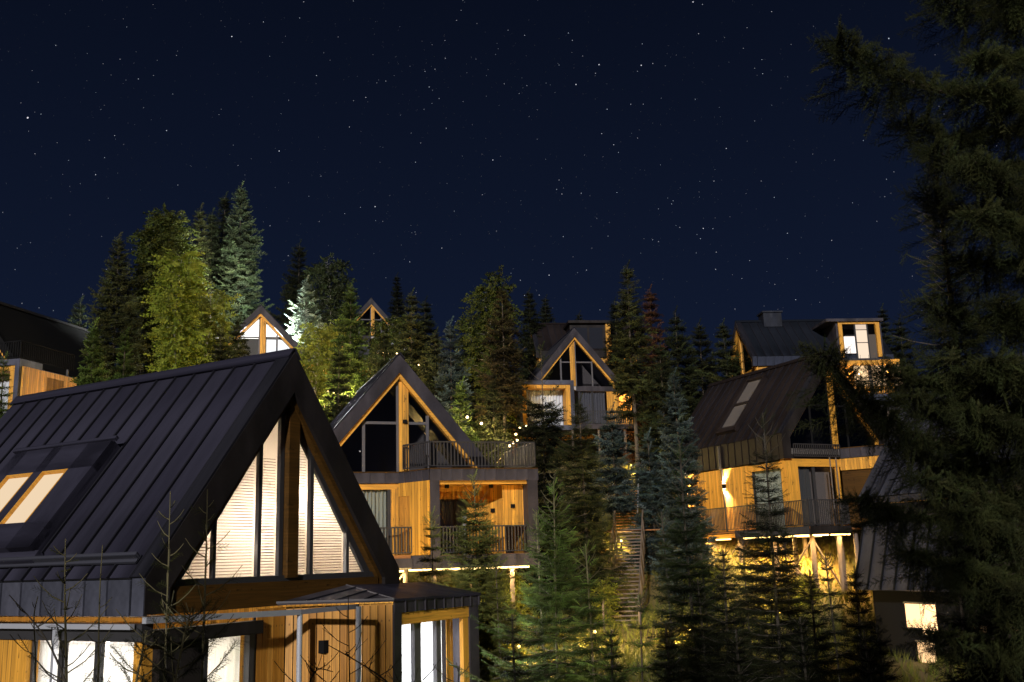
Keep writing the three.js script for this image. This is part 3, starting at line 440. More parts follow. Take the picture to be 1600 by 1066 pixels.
  for (const [a, b] of [[V(-3.2, -5.3, -1.6), V(-3.2, -8, 1.2)], [V(-3.2, -5.3, 1.2), V(-3.2, -8, -1.6)], [V(-1.9, -5.3, 1.6), V(-0.8, -8, 0.5)], [V(-0.8, -5.3, 0.5), V(-1.9, -8, 1.6)], [V(-3.2, -5.3, 1.2), V(-1.9, -7.8, 1.6)], [V(-3.3, -5.3, -4.4), V(-3.3, -8, -1.6)], [V(-3.3, -5.3, -4.4), V(-3.3, -8, -7.6)]]) part(g, 'brace', rod([a, b], 0.045, 0.045, 6), M.pole);
  for (const [a, b] of [[-3.3, -2.2], [-1.9, -1.15], [-0.6, 0.5], [0.75, 1.75]]) strip(g, 'led_strip', V(cx + 0.05, -5.17, a), V(cx + 0.05, -5.17, b), 0.07, [1, 0.6, 0.18], 10, 420);
  for (const [a, b] of [[-3.7, -2.8], [-2.6, -1.45]]) strip(g, 'led_strip', V(a, -5.17, cz - 0.06), V(b, -5.17, cz - 0.06), 0.07, [1, 0.6, 0.18], 10, 420);
  for (const [a, b] of [[-11.9, -10.9], [-9.6, -8.7], [-7.8, -6.4], [-5.6, -4.4]]) strip(g, 'led_strip', V(cx, -5.17, a), V(cx, -5.17, b), 0.07, [1, 0.6, 0.18], 10, 420);
  strip(g, 'led_strip', V(-2.6, -5.14, -3.2), V(1.2, -5.14, -3.2), 0.1, [1, 0.58, 0.16], 6, 1700);  // strip out of view under the floor, placed to light the slope
}

// ================================================================ roof and metal side of the chalet half hidden by the big spruce
{
  const turn = 0.43, corner = sight(1340, 779, 35), L = 9, W = 3.5, off = V(-W * Math.cos(turn) - L * Math.sin(turn), 0, W * Math.sin(turn) - L * Math.cos(turn)), pos = corner.clone().sub(off);
  const c = new Chalet({ name: 'metal_clad_chalet', label: 'metal clad chalet roof with branch shadows half hidden behind the big spruce', pos: [pos.x, pos.y, pos.z], turn, t: 1.27, L, drop: 0.25, W });
  const g = c.g;
  c.roof(M.side, { pitch: 0.47 });
  c.frame(M.frameDark, M.woodDark, -0.3);
  part(g, 'soffit_board', box(-3.5, -3.1, -0.7, -0.26, -L, -0.1), M.black);  // board coloured black for the shade under the eave
  for (let i = 0; i < 14; i++) { const a = V(-3.3, -0.9, -L + i * 0.6), b = V(-4.0, -3.1, -L + i * 0.6); part(g, 'cladding_panel', [bar(a.clone().add(V(0, 0, 0.3)), b.clone().add(V(0, 0, 0.3)), 0.585, 0.05, V(1, 0, 0)), ], M.side[(i * 5) % 3]); part(g, 'standing_seam', bar(a.clone().add(V(-0.03, 0.02, 0)), b.clone().add(V(-0.03, 0.02, 0)), 0.045, 0.09, V(1, 0, 0)), M.black); }
  part(g, 'side_wall', [box(-3.25, -3.1, -6.5, -0.8, -L, -0.2), box(-3.1, 3.3, -6.5, -0.5, -L, -L + 0.15)], M.black);  // walls blackened, the dark behind the trees put into their colour
  for (const [z0, z1, y0, y1, k] of [[-7.55, -6.95, -4.3, -3.55, 2.2], [-6.9, -6.3, -4.5, -3.55, 2.6], [-7.2, -6.5, -5.4, -4.75, 1.4], [-4.9, -4.4, -4.3, -3.9, 0.5], [-4.0, -3.2, -4.5, -4.1, 0.5]]) {
    part(g, 'lit_window', box(-3.3, -3.27, y0, y1, z0, z1), glow(1, 0.6, 0.28, k)); part(g, 'window_frame', [box(-3.34, -3.24, y0 - 0.06, y0, z0 - 0.05, z1 + 0.05), box(-3.34, -3.24, y1, y1 + 0.06, z0 - 0.05, z1 + 0.05)], M.profile);
    if (k > 1) paneLight(g, 'lit_window', -3.36, (y0 + y1) / 2, (z0 + z1) / 2, z1 - z0, y1 - y0, [1, 0.62, 0.3], 1.5, -Math.PI / 2);
  }
}

// ================================================================ chalets up the hill
function hillChalet(o) { // gable with timber lining above a storey with a boxed bay
  const { c, g, zw, mir, bx, fl } = middleChalet(o), m = o.storey ?? 3.0;
  part(g, 'fascia_panel', bx(-3.35, 0, -0.66, -0.3, zw, zw + 0.08), M.fascia[0]);
  part(g, 'timber_wall', [box(-3.35, 3.35, -m - 0.5, -0.4, -7.6, -7.5), box(-3.35, -3.25, -m - 0.4, -0.5, -7.5, zw), box(3.25, 3.35, -m - 0.4, -0.5, -7.5, zw), bx(-3.25, -2.4, -m - 0.4, -0.66, zw - 0.1, zw)], M.boards);
  part(g, 'window_pane', bx(-2.4, 0.4, -m - 0.3, -0.66, zw - 0.06, zw - 0.05), M.glass); part(g, 'mullion', [bx(-1.3, -1.2, -m - 0.3, -0.66, zw - 0.08, zw), bx(-0.3, -0.2, -m - 0.3, -0.66, zw - 0.08, zw)], M.profile);
  const cu = folds(g, 'curtain', mir > 0 ? -2.3 : 0.2, mir > 0 ? -0.2 : 2.3, -m - 0.3, -0.7, zw - 0.2, std(0.5, 0.52, 0.56, { roughness: 0.95 }), 0.06, 0.2);
  part(g, 'balcony_floor', bx(-4.6, 0.6, -m - 0.75, -m - 0.4, -2, 1.5), M.fascia[1]);
  railing(g, V(mir > 0 ? -4.5 : -0.5, -m - 0.4, 1.42), V(mir > 0 ? 0.5 : 4.5, -m - 0.4, 1.42), 0.98, 0.16, M.rail);
  for (const x of [-3.2, -1.2, 0.8, 3.4]) for (const z of [1.2, -4]) part(g, 'support_post', rod([V(mir * x, -m - 0.7, z), V(mir * x, -m - 5, z)], 0.1, 0.1, 7), M.pole);
  // boxed bay
  const b = [0.6, 4.8], z1 = 1.4;
  part(g, 'bay_frame', [bx(b[0], b[1], -0.45, -0.12, zw, z1), bx(b[0], b[0] + 0.28, -m - 0.5, -0.45, 0.3, z1), bx(b[1] - 0.28, b[1], -m - 0.5, -0.45, -3, z1), bx(b[0], b[1], -m - 0.8, -m - 0.45, -3, z1)], M.sideLitBlue[2]);  // bluish light on the bay put into the frame colour
  part(g, 'bay_lining', [bx(b[0] + 0.28, b[1] - 0.28, -0.72, -0.46, 0.4, z1 - 0.06), bx(b[0] + 0.28, b[0] + 0.62, -m - 0.44, -0.72, 0.4, z1 - 0.08), bx(b[1] - 0.62, b[1] - 0.28, -m - 0.44, -0.72, 0.4, z1 - 0.08)], M.wood);
  folds(g, 'curtain', mir > 0 ? b[0] + 0.6 : -b[1] + 0.6, mir > 0 ? b[1] - 0.6 : -b[0] - 0.6, -m - 0.4, -0.72, 0.3, std(0.55, 0.58, 0.64, { roughness: 0.95 }), 0.06, 0.22);
  part(g, 'bay_back', bx(b[0], b[1], -m - 0.5, -0.4, -3.1, -3), M.boards);
  return { c, g, zw, mir, bx, m };
}
const seat = (x, y, depth) => { const p = sight(x, y, depth); return [p.x, p.y, p.z]; };
{ // frontal one between the spruces
  const { g } = hillChalet({ name: 'hill_chalet', label: 'bluish gabled chalet between spruces with pale curtained bay and terrace', pos: seat(901, 597, 75), turn: 0.2, t: 1.2, L: 8, mirror: true, group: 'chalets up the hill' });
  part(g, 'lit_window', box(1.0, 2.2, -3.2, -0.75, -0.62, -0.6), glow(1, 0.62, 0.3, 0.5)); part(g, 'lit_wall', box(3.3, 4.6, -3.3, -0.6, -1.2, -1.1), M.boards); part(g, 'grey_board_wall', [box(-5.6, -4.85, -7.5, -1.4, 0.6, 0.75)], M.greyBoards);
  bulbLight(g, 'terrace_lamp', V(4.1, -1.0, -0.5), 0.07, [1, 0.66, 0.3], 12, 10);  // unseen lamp, placed to light the boarded terrace wall
  railing(g, V(2.5, -3.4, 1.42), V(5.6, -3.4, 1.0), 0.98, 0.16, M.rail); part(g, 'balcony_floor', box(2.4, 5.6, -3.75, -3.42, -2, 1.45), M.fascia[1]);
}
{ // bright gable by the white lit trees
  const o = { name: 'hill_chalet', label: 'chalet with a blazing white window in its gable, halfway up the wooded hill', pos: seat(405, 562, 66), turn: 0.22, t: 1.06, L: 7, sides: [1], band: 0.36, group: 'chalets up the hill' }, { c, g, zw, bx } = hillChalet(o);
  const w = 0.36 + 0.13;
  const L1 = glow(1, 0.97, 0.92, 3.2), L2 = glow(0.95, 0.96, 1, 1.5);
  c.pane('lit_window_pane', -2.9, -0.05, 1.55, 9, L1, w, zw - 0.3); c.pane('lit_window_pane', 0.4, 2.6, 1.7, 9, L1, w, zw - 0.3); c.pane('lit_window_pane', 0.42, 2.2, -0.2, 1.5, L2, w, zw - 0.3);
  g.children.filter((m) => m.name === 'window_pane').forEach((m) => { m.material = M.clearGlass; });
  paneLight(g, 'lit_window_pane', 0, 1.6, zw + 0.25, 3, 1.2, [1, 0.97, 0.92], 130);
  const sk = c.onRoof(1, 1.5, 3.6, -2.4, -2.1, 0.02, 0.1); part(g, 'lit_skylight', sk, glow(1, 0.98, 0.94, 3));
  for (const [s, e] of [[1, 800], [-1, 1500]]) { const p = c.at(s, 2.8, 0.25, -3.2), q = c.at(s, 2.8, 2, -3.2), l = new THREE.RectAreaLight(new THREE.Color().setRGB(0.95, 1, 0.93), e, 1.6, 0.8); l.name = 'lit_skylight'; l.position.copy(p); l.up.set(0, 0, 1); g.add(l); l.quaternion.setFromRotationMatrix(new THREE.Matrix4().lookAt(p, q, V(0, 0, 1))); part(g, 'lit_skylight', c.onRoof(s, 2.0, 3.6, -3.6, -2.8, 0.02, 0.1), glow(1, 0.98, 0.94, 3)); }  // left slope pane and light unseen, placed to light the tall spruce
  bulbLight(g, 'terrace_lamp', V(4.2, -0.9, 0.8), 0.06, [1, 0.62, 0.26], 8, 60);
}
{ // dark one at the left edge
  const turn = -0.25, p = sight(31, 560, 52), off = V(4.8, -0.12, 1.4).applyAxisAngle(V(0, 1, 0), turn), q = p.sub(off);
  const { g } = hillChalet({ name: 'hill_chalet', label: 'unlit dark chalet with an orange timber bay side, above the near roof ridge', pos: [q.x, q.y, q.z], turn, t: 1.2, L: 10, sides: [], roofMats: [M.black, std(0.014, 0.013, 0.014)], frameMat: M.black, group: 'chalets up the hill' });  // roof and frame blackened, their shade put into the colour
  railing(g, V(0.7, -0.12, 1.36), V(4.75, -0.12, 1.36), 0.95, 0.15, M.black); railing(g, V(4.75, -0.12, 1.3), V(4.75, -0.12, -2.8), 0.95, 0.15, M.black);
  part(g, 'timber_side', [box(4.8, 4.88, -3.3, -0.5, -2.9, 1.2)], M.boards); part(g, 'side_window', box(4.86, 4.9, -2.6, -0.8, -1.9, -0.6), M.glass);
  part(g, 'downpipe', rod([V(3.9, 0.2, -3.4), V(3.9, -3, -3.4)], 0.07, 0.07, 8), M.profile);
}
{ // tiny one on the ridge
  const { g } = hillChalet({ name: 'hill_chalet', label: 'small dark gable peeping out between trees on the ridge', pos: seat(580, 520, 112), turn: 0.2, t: 1.15, L: 7, roofMats: [M.frameDark], group: 'chalets up the hill' });
}
function longChalet(o) { // seen along its eave: a roof side with a dormer
  const c = new Chalet({ drop: 0.7, band: 0.3, lining: 0.3, recess: 0.25, ...o }), g = c.g;
  c.roof(o.mats, { sides: [1], bandMats: o.bands ?? o.mats, pitch: 0.65 }); c.frame(M.fascia[0], M.wood, -0.7);
  c.pane('window_pane', -2.6, 2.6, -0.6, 9, M.glass, 0.6); part(g, 'gable_post', box(-0.2, 0.2, -0.7, c.H - 0.9, -0.4, -0.15), M.wood);
  part(g, 'lower_wall', [box(-3.3, 3.3, -3.9, -0.7, -0.4, -0.25), box(-3.3, 3.3, -3.9, -0.7, -c.L + 0.1, -c.L + 0.25), box(3.2, 3.3, -3.9, -0.7, -c.L + 0.3, -0.4), box(-3.3, -3.2, -3.9, -0.7, -c.L + 0.3, -0.4)], M.boards);
  part(g, 'lower_floor', box(-3.3, 5, -4.3, -3.95, -c.L, 0), M.fascia[0]);
  for (const z of [-0.8, -4, -7, -9]) for (const x of [3, 4.8]) part(g, 'support_post', rod([V(x, -4.3, z), V(x, -9, z)], 0.1, 0.1, 7), M.pole);
  return c;
}
{ // with the lit dormer, upper right
  const D = 72, p = sight(1176, 557, D);
  const turn = -1.5, L = 10.5, off = V(3.5, 0, 0).applyAxisAngle(V(0, 1, 0), turn), q = p.clone().sub(off);
  const c = longChalet({ name: 'dormer_chalet', label: 'long chalet with a brightly lit dormer window above a lit storey, on the slope', pos: [q.x, q.y, q.z], turn, t: 0.98, L, mats: [metalOf(0.014, 0.017, 0.026), metalOf(0.012, 0.015, 0.023)], bands: [metalOf(0.045, 0.055, 0.095)] }), g = c.g;
  part(g, 'chimney', [box(-0.5, 0.7, c.H - 0.6, c.H + 0.55, -3.4, -2.0), box(-0.6, 0.8, c.H + 0.5, c.H + 0.62, -3.5, -1.9)], metalOf(0.026, 0.03, 0.045));
  const z0 = -6.45, z1 = -9.65, x1 = 3.62, TH = c.H - 0.72; // dormer cube
  part(g, 'dormer_roof', box(-0.5, x1 + 0.25, TH - 0.28, TH - 0.08, z1 - 0.2, z0 + 0.9), M.fascia[2]);
  part(g, 'dormer_cheek', [box(0.2, x1 - 0.05, -0.4, TH - 0.28, z0 - 0.05, z0 + 0.1), box(0.2, x1 - 0.05, -0.4, TH - 0.28, z1 - 0.1, z1 + 0.05)], M.fascia[0]);
  part(g, 'dormer_jamb', [box(x1 - 0.2, x1 + 0.05, -0.2, TH - 0.3, z0 - 0.34, z0 - 0.06), box(x1 - 0.2, x1 + 0.05, -0.2, TH - 0.3, z1 + 0.06, z1 + 0.34), box(x1 - 0.2, x1 + 0.05, TH - 0.45, TH - 0.3, z1 + 0.34, z0 - 0.34)], M.wood);
  const cell = (a, b, y0, y1, mat) => part(g, 'lit_pane', box(x1 - 0.12, x1 - 0.09, y0, y1, b, a), mat), W = (r, gg, b, k) => glow(r, gg, b, k);
  const yt = TH - 0.48, y0 = -0.35;
  cell(z0 - 0.45, z0 - 1.25, 0.1, 1.35, W(1, 0.88, 0.8, 1.5)); cell(z0 - 1.36, z0 - 2.2, -0.3, yt - 0.42, W(1, 0.78, 0.58, 1.0)); cell(z0 - 1.36, z0 - 2.2, yt - 0.36, yt, W(1, 0.78, 0.6, 0.8)); cell(z0 - 2.25, z1 + 0.36, -0.3, yt - 0.75, W(0.5, 0.36, 0.27, 0.14));
  part(g, 'mullion', [box(x1 - 0.15, x1, y0, yt, z0 - 1.36, z0 - 1.25), box(x1 - 0.15, x1 - 0.02, y0, yt, z0 - 2.28, z0 - 2.2), box(x1 - 0.14, x1, y0 - 0.1, y0 + 0.05, z1 + 0.3, z0 - 0.3), box(x1 - 0.14, x1 - 0.03, 1.35, 1.45, z0 - 1.25, z0 - 0.5), box(x1 - 0.14, x1 - 0.04, 0.85, 0.9, z0 - 2.2, z0 - 1.36)], M.profile);
  part(g, 'dormer_back', box(0.4, 0.5, -0.2, TH - 0.3, z1, z0), M.woodDark);
  part(g, 'timber_band', [box(3.52, 3.6, -0.78, -0.4, z1 - 1.2, z0 + 0.1), box(3.28, 3.42, -3.6, -0.75, z0 - 0.9, z0 - 0.1)], M.wood);
  for (const [a, b, k] of [[z0 - 1.0, z0 - 2.05, 1.05], [z0 - 2.35, z0 - 3.5, 0.85], [z0 - 3.9, z0 - 4.6, 0.6]]) part(g, 'lit_pane', box(3.31, 3.34, -2.3, -0.8, b, a), glow(1, 0.66, 0.34, k));
  part(g, 'mullion', [box(3.3, 3.42, -3.6, -0.8, z0 - 2.3, z0 - 2.08)], M.profile);
  part(g, 'balcony_floor', box(3.3, 5.2, -3.7, -3.2, z1 - 3, z0 + 0.6), metalOf(0.09, 0.1, 0.14)); railing(g, V(5.1, -3.2, z0 + 0.5), V(5.1, -3.2, z1 - 3), 0.95, 0.17, M.rail);
  bulbLight(g, 'wall_lamp', V(3.6, -1.5, z0 - 1.25), 0.09, [1, 0.66, 0.32], 30, 22); bulbLight(g, 'wall_lamp', V(3.6, -1.05, z0 - 3.75), 0.09, [1, 0.66, 0.32], 30, 16);
  paneLight(g, 'lit_pane', x1 + 0.1, 1.2, z0 - 1.4, 1.8, 2.2, [1, 0.8, 0.6], 0.9, Math.PI / 2);
}
{ // dark roof line behind the frontal chalet
  const D = 96, turn = -1.45, p = sight(838, 548, D), off = V(3.5, 0, 0).applyAxisAngle(V(0, 1, 0), turn), q = p.clone().sub(off);
  const c = longChalet({ name: 'ridge_chalet', label: 'dark long roof behind the frontal gable, with an orange post and lit balcony', pos: [q.x, q.y, q.z], turn, t: 1.0, L: 10, mats: M.roofBrown }), g = c.g;
  part(g, 'timber_post', box(3.2, 3.6, -1.5, 2.6, -7.4, -6.9), M.wood); part(g, 'dormer_wall', box(1, 3.3, -0.5, 2.7, -6.9, -3.4), M.roofBrown[0]); part(g, 'window_pane', [box(3.32, 3.34, 0.2, 2.3, -6.6, -5.3), box(3.32, 3.34, 0.2, 2.3, -5.1, -3.8)], std(0.02, 0.022, 0.03, { roughness: 0.1 })); part(g, 'dormer_roof', box(-0.5, 3.7, 2.7, 2.95, -7.5, -3.2), M.roofBrown[2]);
  part(g, 'balcony_wall', box(3.32, 3.5, -3.6, -1.5, -10, -7.4), M.boards); bulbLight(g, 'wall_lamp', V(3.8, -1.7, -8.3), 0.12, [1, 0.6, 0.26], 18, 14); part(g, 'balcony_floor', box(3.2, 5.4, -4.4, -4, -12, -6.5), M.fascia[0]); railing(g, V(5.2, -4, -6.6), V(5.2, -4, -12), 0.95, 0.2, M.rail);
}

// ================================================================ stairs up the slope between the chalets
{
  const a = sight(972, 985, 39), b = sight(984, 828, 50), t = thing('garden_stairs', 'open timber stairs climbing the lit slope between the two chalets', 'stairs', [a.x, a.y, a.z], 0), d = b.clone().sub(a), n = 26;
  const s = V(1, 0, 0.02).normalize(), up = d.clone().multiplyScalar(1 / n);
  const tread = box(-0.62, 0.62, -0.025, 0.025, -0.16, 0.14);
  for (let i = 0; i <= n; i++) { const m = part(t, 'tread', tread, M.pole); m.position.copy(d).multiplyScalar(i / n); }
  for (const k of [-1, 1]) {
    part(t, 'stringer', bar(s.clone().multiplyScalar(k * 0.66).add(V(0, -0.1, 0)), s.clone().multiplyScalar(k * 0.66).add(d).add(V(0, -0.1, 0)), 0.06, 0.22), M.pole);
    part(t, 'handrail', bar(s.clone().multiplyScalar(k * 0.7).add(V(0, 0.95, 0)), s.clone().multiplyScalar(k * 0.7).add(d).add(V(0, 0.95, 0)), 0.06, 0.06), M.pole);
    for (let i = 0; i <= 6; i++) { const p = d.clone().multiplyScalar(i / 6).addScaledVector(s, k * 0.7); part(t, 'newel', bar(p.clone().add(V(0, -1.2, 0)), p.clone().add(V(0, 0.98, 0)), 0.07, 0.07), M.pole); }
  }
  const l0 = d.clone(); part(t, 'landing', box(l0.x - 1.1, l0.x + 1.6, l0.y - 0.06, l0.y, l0.z - 2.2, l0.z - 0.1), M.deckWood);
  const e = sight(980, 768, 56).sub(a), d2 = e.clone().sub(l0).sub(V(0, 0, -2.2)), o2 = l0.clone().add(V(0, 0, -2.2));
  for (let i = 0; i <= 14; i++) { const m = part(t, 'tread', tread, M.greyBoards); m.position.copy(o2).addScaledVector(d2, i / 14); }
  for (const k of [-1, 1]) part(t, 'handrail', bar(o2.clone().addScaledVector(s, k * 0.7).add(V(0, 0.95, 0)), o2.clone().add(d2).addScaledVector(s, k * 0.7).add(V(0, 0.95, 0)), 0.06, 0.06), M.steel);
}
// ================================================================ garden lamps: first pair seen, the rest unseen, placed to light trees
for (const [x, y, d, cd, label] of [
  [1201, 876, 45, 35, 'garden globe lamp on the slope among the pillars of the dark roofed chalet'], [1075, 957, 36, 60, 'garden globe lamp low on the slope behind the big dark spruce'],
  [810, 985, 30.5, 60, 'unseen garden lamp behind the large lit green spruce, lighting the slope'], [940, 905, 42, 40, 'unseen garden lamp lighting the slope beside the stairs'], [316, 545, 56.5, 130, 'unseen garden lamp lighting the trees left of the blazing window'], [262, 575, 50, 110, 'unseen garden lamp lighting the bright birch from its foot'], [540, 600, 54, 110, 'unseen garden lamp lighting the trees right of the near roof peak'], [612, 545, 68, 110, 'unseen garden lamp lighting the wood above the middle gable'],
  [742, 640, 49, 70, 'unseen garden lamp lighting the trees near the hanging bulbs'], [770, 560, 66, 110, 'unseen garden lamp lighting the tall olive broadleaf tree from below'], [982, 655, 67, 30, 'unseen garden lamp lighting the trees beside the hill chalet terrace'], [1088, 560, 74, 55, 'unseen garden lamp lighting the dark spruces left of the dormer chalet'], [965, 735, 53, 18, 'unseen garden lamp lighting the upper stairs'],
  [640, 905, 33.5, 40, 'unseen garden lamp lighting the ground under the corner of the middle chalet'], [930, 1000, 34, 50, 'unseen garden lamp lighting the hollow left of the stairs'],
]) {
  const p = sight(x, y, d), h = hill(p.x, p.z), t = thing('garden_lamp', label, 'garden lamp', [p.x, h, p.z], 0, 'garden lamps on the slope'), y0 = 0.55;
  part(t, 'lamp_post', rod([V(0, -0.3, 0), V(0, y0 - 0.08, 0)], 0.03, 0.025, 8), M.black); bulbLight(t, 'lamp_globe', V(0, y0, 0), 0.055, [1, 0.66, 0.2], 9, cd);
}
// ================================================================ strings of bulbs
function bulbString(label, pts, sag, each, power, seen = 14) {
  const t = thing('string_light', label, 'string lights', [pts[0].x, pts[0].y, pts[0].z], 0), q = pts.map((p) => p.clone().sub(pts[0])), wire = [];
  for (let i = 0; i < q.length - 1; i++) for (let k = 0; k < 6; k++) { const f = k / 6; wire.push(q[i].clone().lerp(q[i + 1], f).add(V(0, -sag * 4 * f * (1 - f), 0))); }
  wire.push(q[q.length - 1]); part(t, 'cable', rod(wire, 0.012, 0.012, 4), M.black);
  q.forEach((p, i) => bulbLight(t, 'bulb', p.clone().add(V(0, -0.06, 0)), each, [1, 0.72, 0.36], seen, power && i % power[1] === 0 ? power[0] : 0));
}
bulbString('bulb string of two warm globes hanging in the trees right of the middle gable', [sight(650, 662, 47), sight(666, 649, 47), sight(698, 655, 48), sight(730, 650, 49), sight(752, 660, 50)], 0.12, 0.065, [30, 2], 9);
bulbString('string of small bulbs climbing past the middle chalet balcony corner', [sight(796, 695, 50), sight(802, 690, 50), sight(808, 686, 51), sight(806, 677, 52), sight(812, 667, 53), sight(822, 664, 54)], 0.05, 0.06, [20, 3], 9);
bulbString('row of tiny bulbs glimmering in the wood behind the middle gable', [sight(590, 551, 62), sight(598, 550, 62), sight(607, 551, 63), sight(620, 551, 64), sight(634, 567, 66), sight(654, 569, 68)], 0.06, 0.045, [45, 3], 6);
bulbString('fairy lights crossing the trees behind the near ridge', [sight(512, 610, 55), sight(522, 612, 55), sight(534, 614, 56), sight(543, 616, 57), sight(507, 634, 56)], 0.05, 0.04, [40, 2], 6);

// ================================================================ trees
const limbBark = std(0.07, 0.062, 0.028, { roughness: 0.95 }), bark = std(0.09, 0.07, 0.05, { roughness: 0.95 }), barkPale = std(0.36, 0.33, 0.27, { roughness: 0.9 }), barkOlive = std(0.12, 0.105, 0.05, { roughness: 0.9 }), barkDark = std(0.045, 0.038, 0.028, { roughness: 0.95 });
// a twig with needles, 1 m long along +x; drawn many times over
function needleTwig(seed, perStem, needleL, needleW, sprigs) {
  const R = rng(seed), pos = [], nor = [];
  const tri = (a, b, c) => { const n = b.clone().sub(a).cross(c.clone().sub(a)).normalize(); for (const p of [a, b, c]) { pos.push(p.x, p.y, p.z); nor.push(n.x, n.y, n.z); } };
  function stem(a, d, L, count, w) {
    const side = V(0, 0, 0).crossVectors(d, V(0, 1, 0)).normalize(), upn = V(0, 0, 0).crossVectors(side, d).normalize(), b = a.clone().addScaledVector(d, L);
    tri(a.clone().addScaledVector(side, w), a.clone().addScaledVector(side, -w), b); tri(a.clone().addScaledVector(upn, w), a.clone().addScaledVector(upn, -w), b);
    for (let i = 0; i < count; i++) {
      const f = (i + 0.3 + 0.5 * R()) / count, ang = i * 2.4 + R() * 0.8, out = side.clone().multiplyScalar(Math.cos(ang)).addScaledVector(upn, Math.sin(ang) * 0.75 + 0.12), dir = out.addScaledVector(d, 0.75).normalize();
      const p = a.clone().addScaledVector(d, L * f), q = V(0, 0, 0).crossVectors(dir, d).normalize().multiplyScalar(needleW * (0.8 + 0.5 * R())), tip = p.clone().addScaledVector(dir, needleL * (0.75 + 0.5 * R()));
      const mid = p.clone().lerp(tip, 0.45); tri(p, mid.clone().add(q), tip); tri(p, tip, mid.clone().sub(q));
    }
  }
  stem(V(0, 0, 0), V(1, 0, 0), 1, perStem, 0.012);
  for (let k = 0; k < sprigs; k++) { const f = 0.12 + (0.72 * k) / Math.max(1, sprigs - 1), s = k % 2 ? 1 : -1, d = V(0.75, -0.12 + 0.16 * (R() - 0.5), s * 0.8).normalize(); stem(V(f, 0, 0), d, 0.5 * (1 - 0.55 * f), Math.round(perStem * 0.5), 0.008); }
  const g = new THREE.BufferGeometry(); g.setAttribute('position', new THREE.Float32BufferAttribute(pos, 3)); g.setAttribute('normal', new THREE.Float32BufferAttribute(nor, 3)); return g;
}
const TWIG = { near: needleTwig(1, 46, 0.085, 0.0075, 7), mid: needleTwig(2, 26, 0.12, 0.014, 6), far: needleTwig(3, 14, 0.2, 0.032, 5) };
function leafTwig(seed) {
  const R = rng(seed), pos = [], nor = [];
  for (let i = 0; i < 20; i++) {
    const f = i / 20, p = V(f, -0.25 * f * f, 0), d = V(0.4 + 0.5 * R(), -0.7 + 0.5 * R(), (R() - 0.5) * 2).normalize(), s = V(R() - 0.5, R() - 0.5, R() - 0.5).cross(d).normalize(), L = 0.14 + 0.1 * R(), w = 0.045 + 0.03 * R(), n = s.clone().cross(d).normalize();
    p.addScaledVector(d, 0.06); const a = p, b = p.clone().addScaledVector(d, L * 0.5).addScaledVector(s, w), c = p.clone().addScaledVector(d, L), e = p.clone().addScaledVector(d, L * 0.5).addScaledVector(s, -w);
    for (const q of [a, b, c, a, c, e]) { pos.push(q.x, q.y, q.z); nor.push(n.x, n.y, n.z); }
  }
  const g = new THREE.BufferGeometry(); g.setAttribute('position', new THREE.Float32BufferAttribute(pos, 3)); g.setAttribute('normal', new THREE.Float32BufferAttribute(nor, 3)); return g;
}
const LEAF = leafTwig(7);
const LEAVES = {
  dark: leafMat(0.02, 0.026, 0.01), olive: leafMat(0.045, 0.05, 0.015), green: leafMat(0.072, 0.11, 0.022), lit: leafMat(0.13, 0.145, 0.036), blue: leafMat(0.042, 0.062, 0.06), pale: leafMat(0.2, 0.26, 0.19), silver: leafMat(0.045, 0.062, 0.03), yellow: leafMat(0.10, 0.105, 0.02), brown: leafMat(0.04, 0.032, 0.013), rust: leafMat(0.06, 0.027, 0.012), black: leafMat(0.015, 0.018, 0.007), shade: leafMat(0.02, 0.03, 0.009), deep: leafMat(0.03, 0.036, 0.012), bough: leafMat(0.03, 0.036, 0.012),  // lit, pale, yellow carry lamplight in the colour; black, shade carry shade
  birch: leafMat(0.24, 0.29, 0.035, 0.4), birchDark: leafMat(0.06, 0.075, 0.013, 0.35), birchDim: leafMat(0.022, 0.03, 0.008, 0.35), bush: leafMat(0.13, 0.15, 0.02, 0.35),  // birchDark and birchDim: birch leaf with shade put into the colour
};
class Needles { // collects placed twigs with a tint each
  constructor() { this.m = []; this.c = []; }
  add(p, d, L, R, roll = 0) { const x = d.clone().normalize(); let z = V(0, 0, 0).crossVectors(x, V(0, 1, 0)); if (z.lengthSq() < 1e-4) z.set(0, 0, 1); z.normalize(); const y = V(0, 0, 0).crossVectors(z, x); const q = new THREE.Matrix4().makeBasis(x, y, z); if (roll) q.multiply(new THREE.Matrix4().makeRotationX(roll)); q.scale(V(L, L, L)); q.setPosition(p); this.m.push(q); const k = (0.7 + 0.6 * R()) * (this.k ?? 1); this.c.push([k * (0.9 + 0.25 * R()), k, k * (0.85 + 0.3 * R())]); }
  build(parent, name, geo, mat) { const im = new THREE.InstancedMesh(geo, mat, this.m.length), c = new THREE.Color(); this.m.forEach((q, i) => { im.setMatrixAt(i, q); im.setColorAt(i, c.setRGB(...this.c[i])); }); im.name = name; im.userData.kind = 'stuff'; shadows(im); parent.add(im); return im; }
}
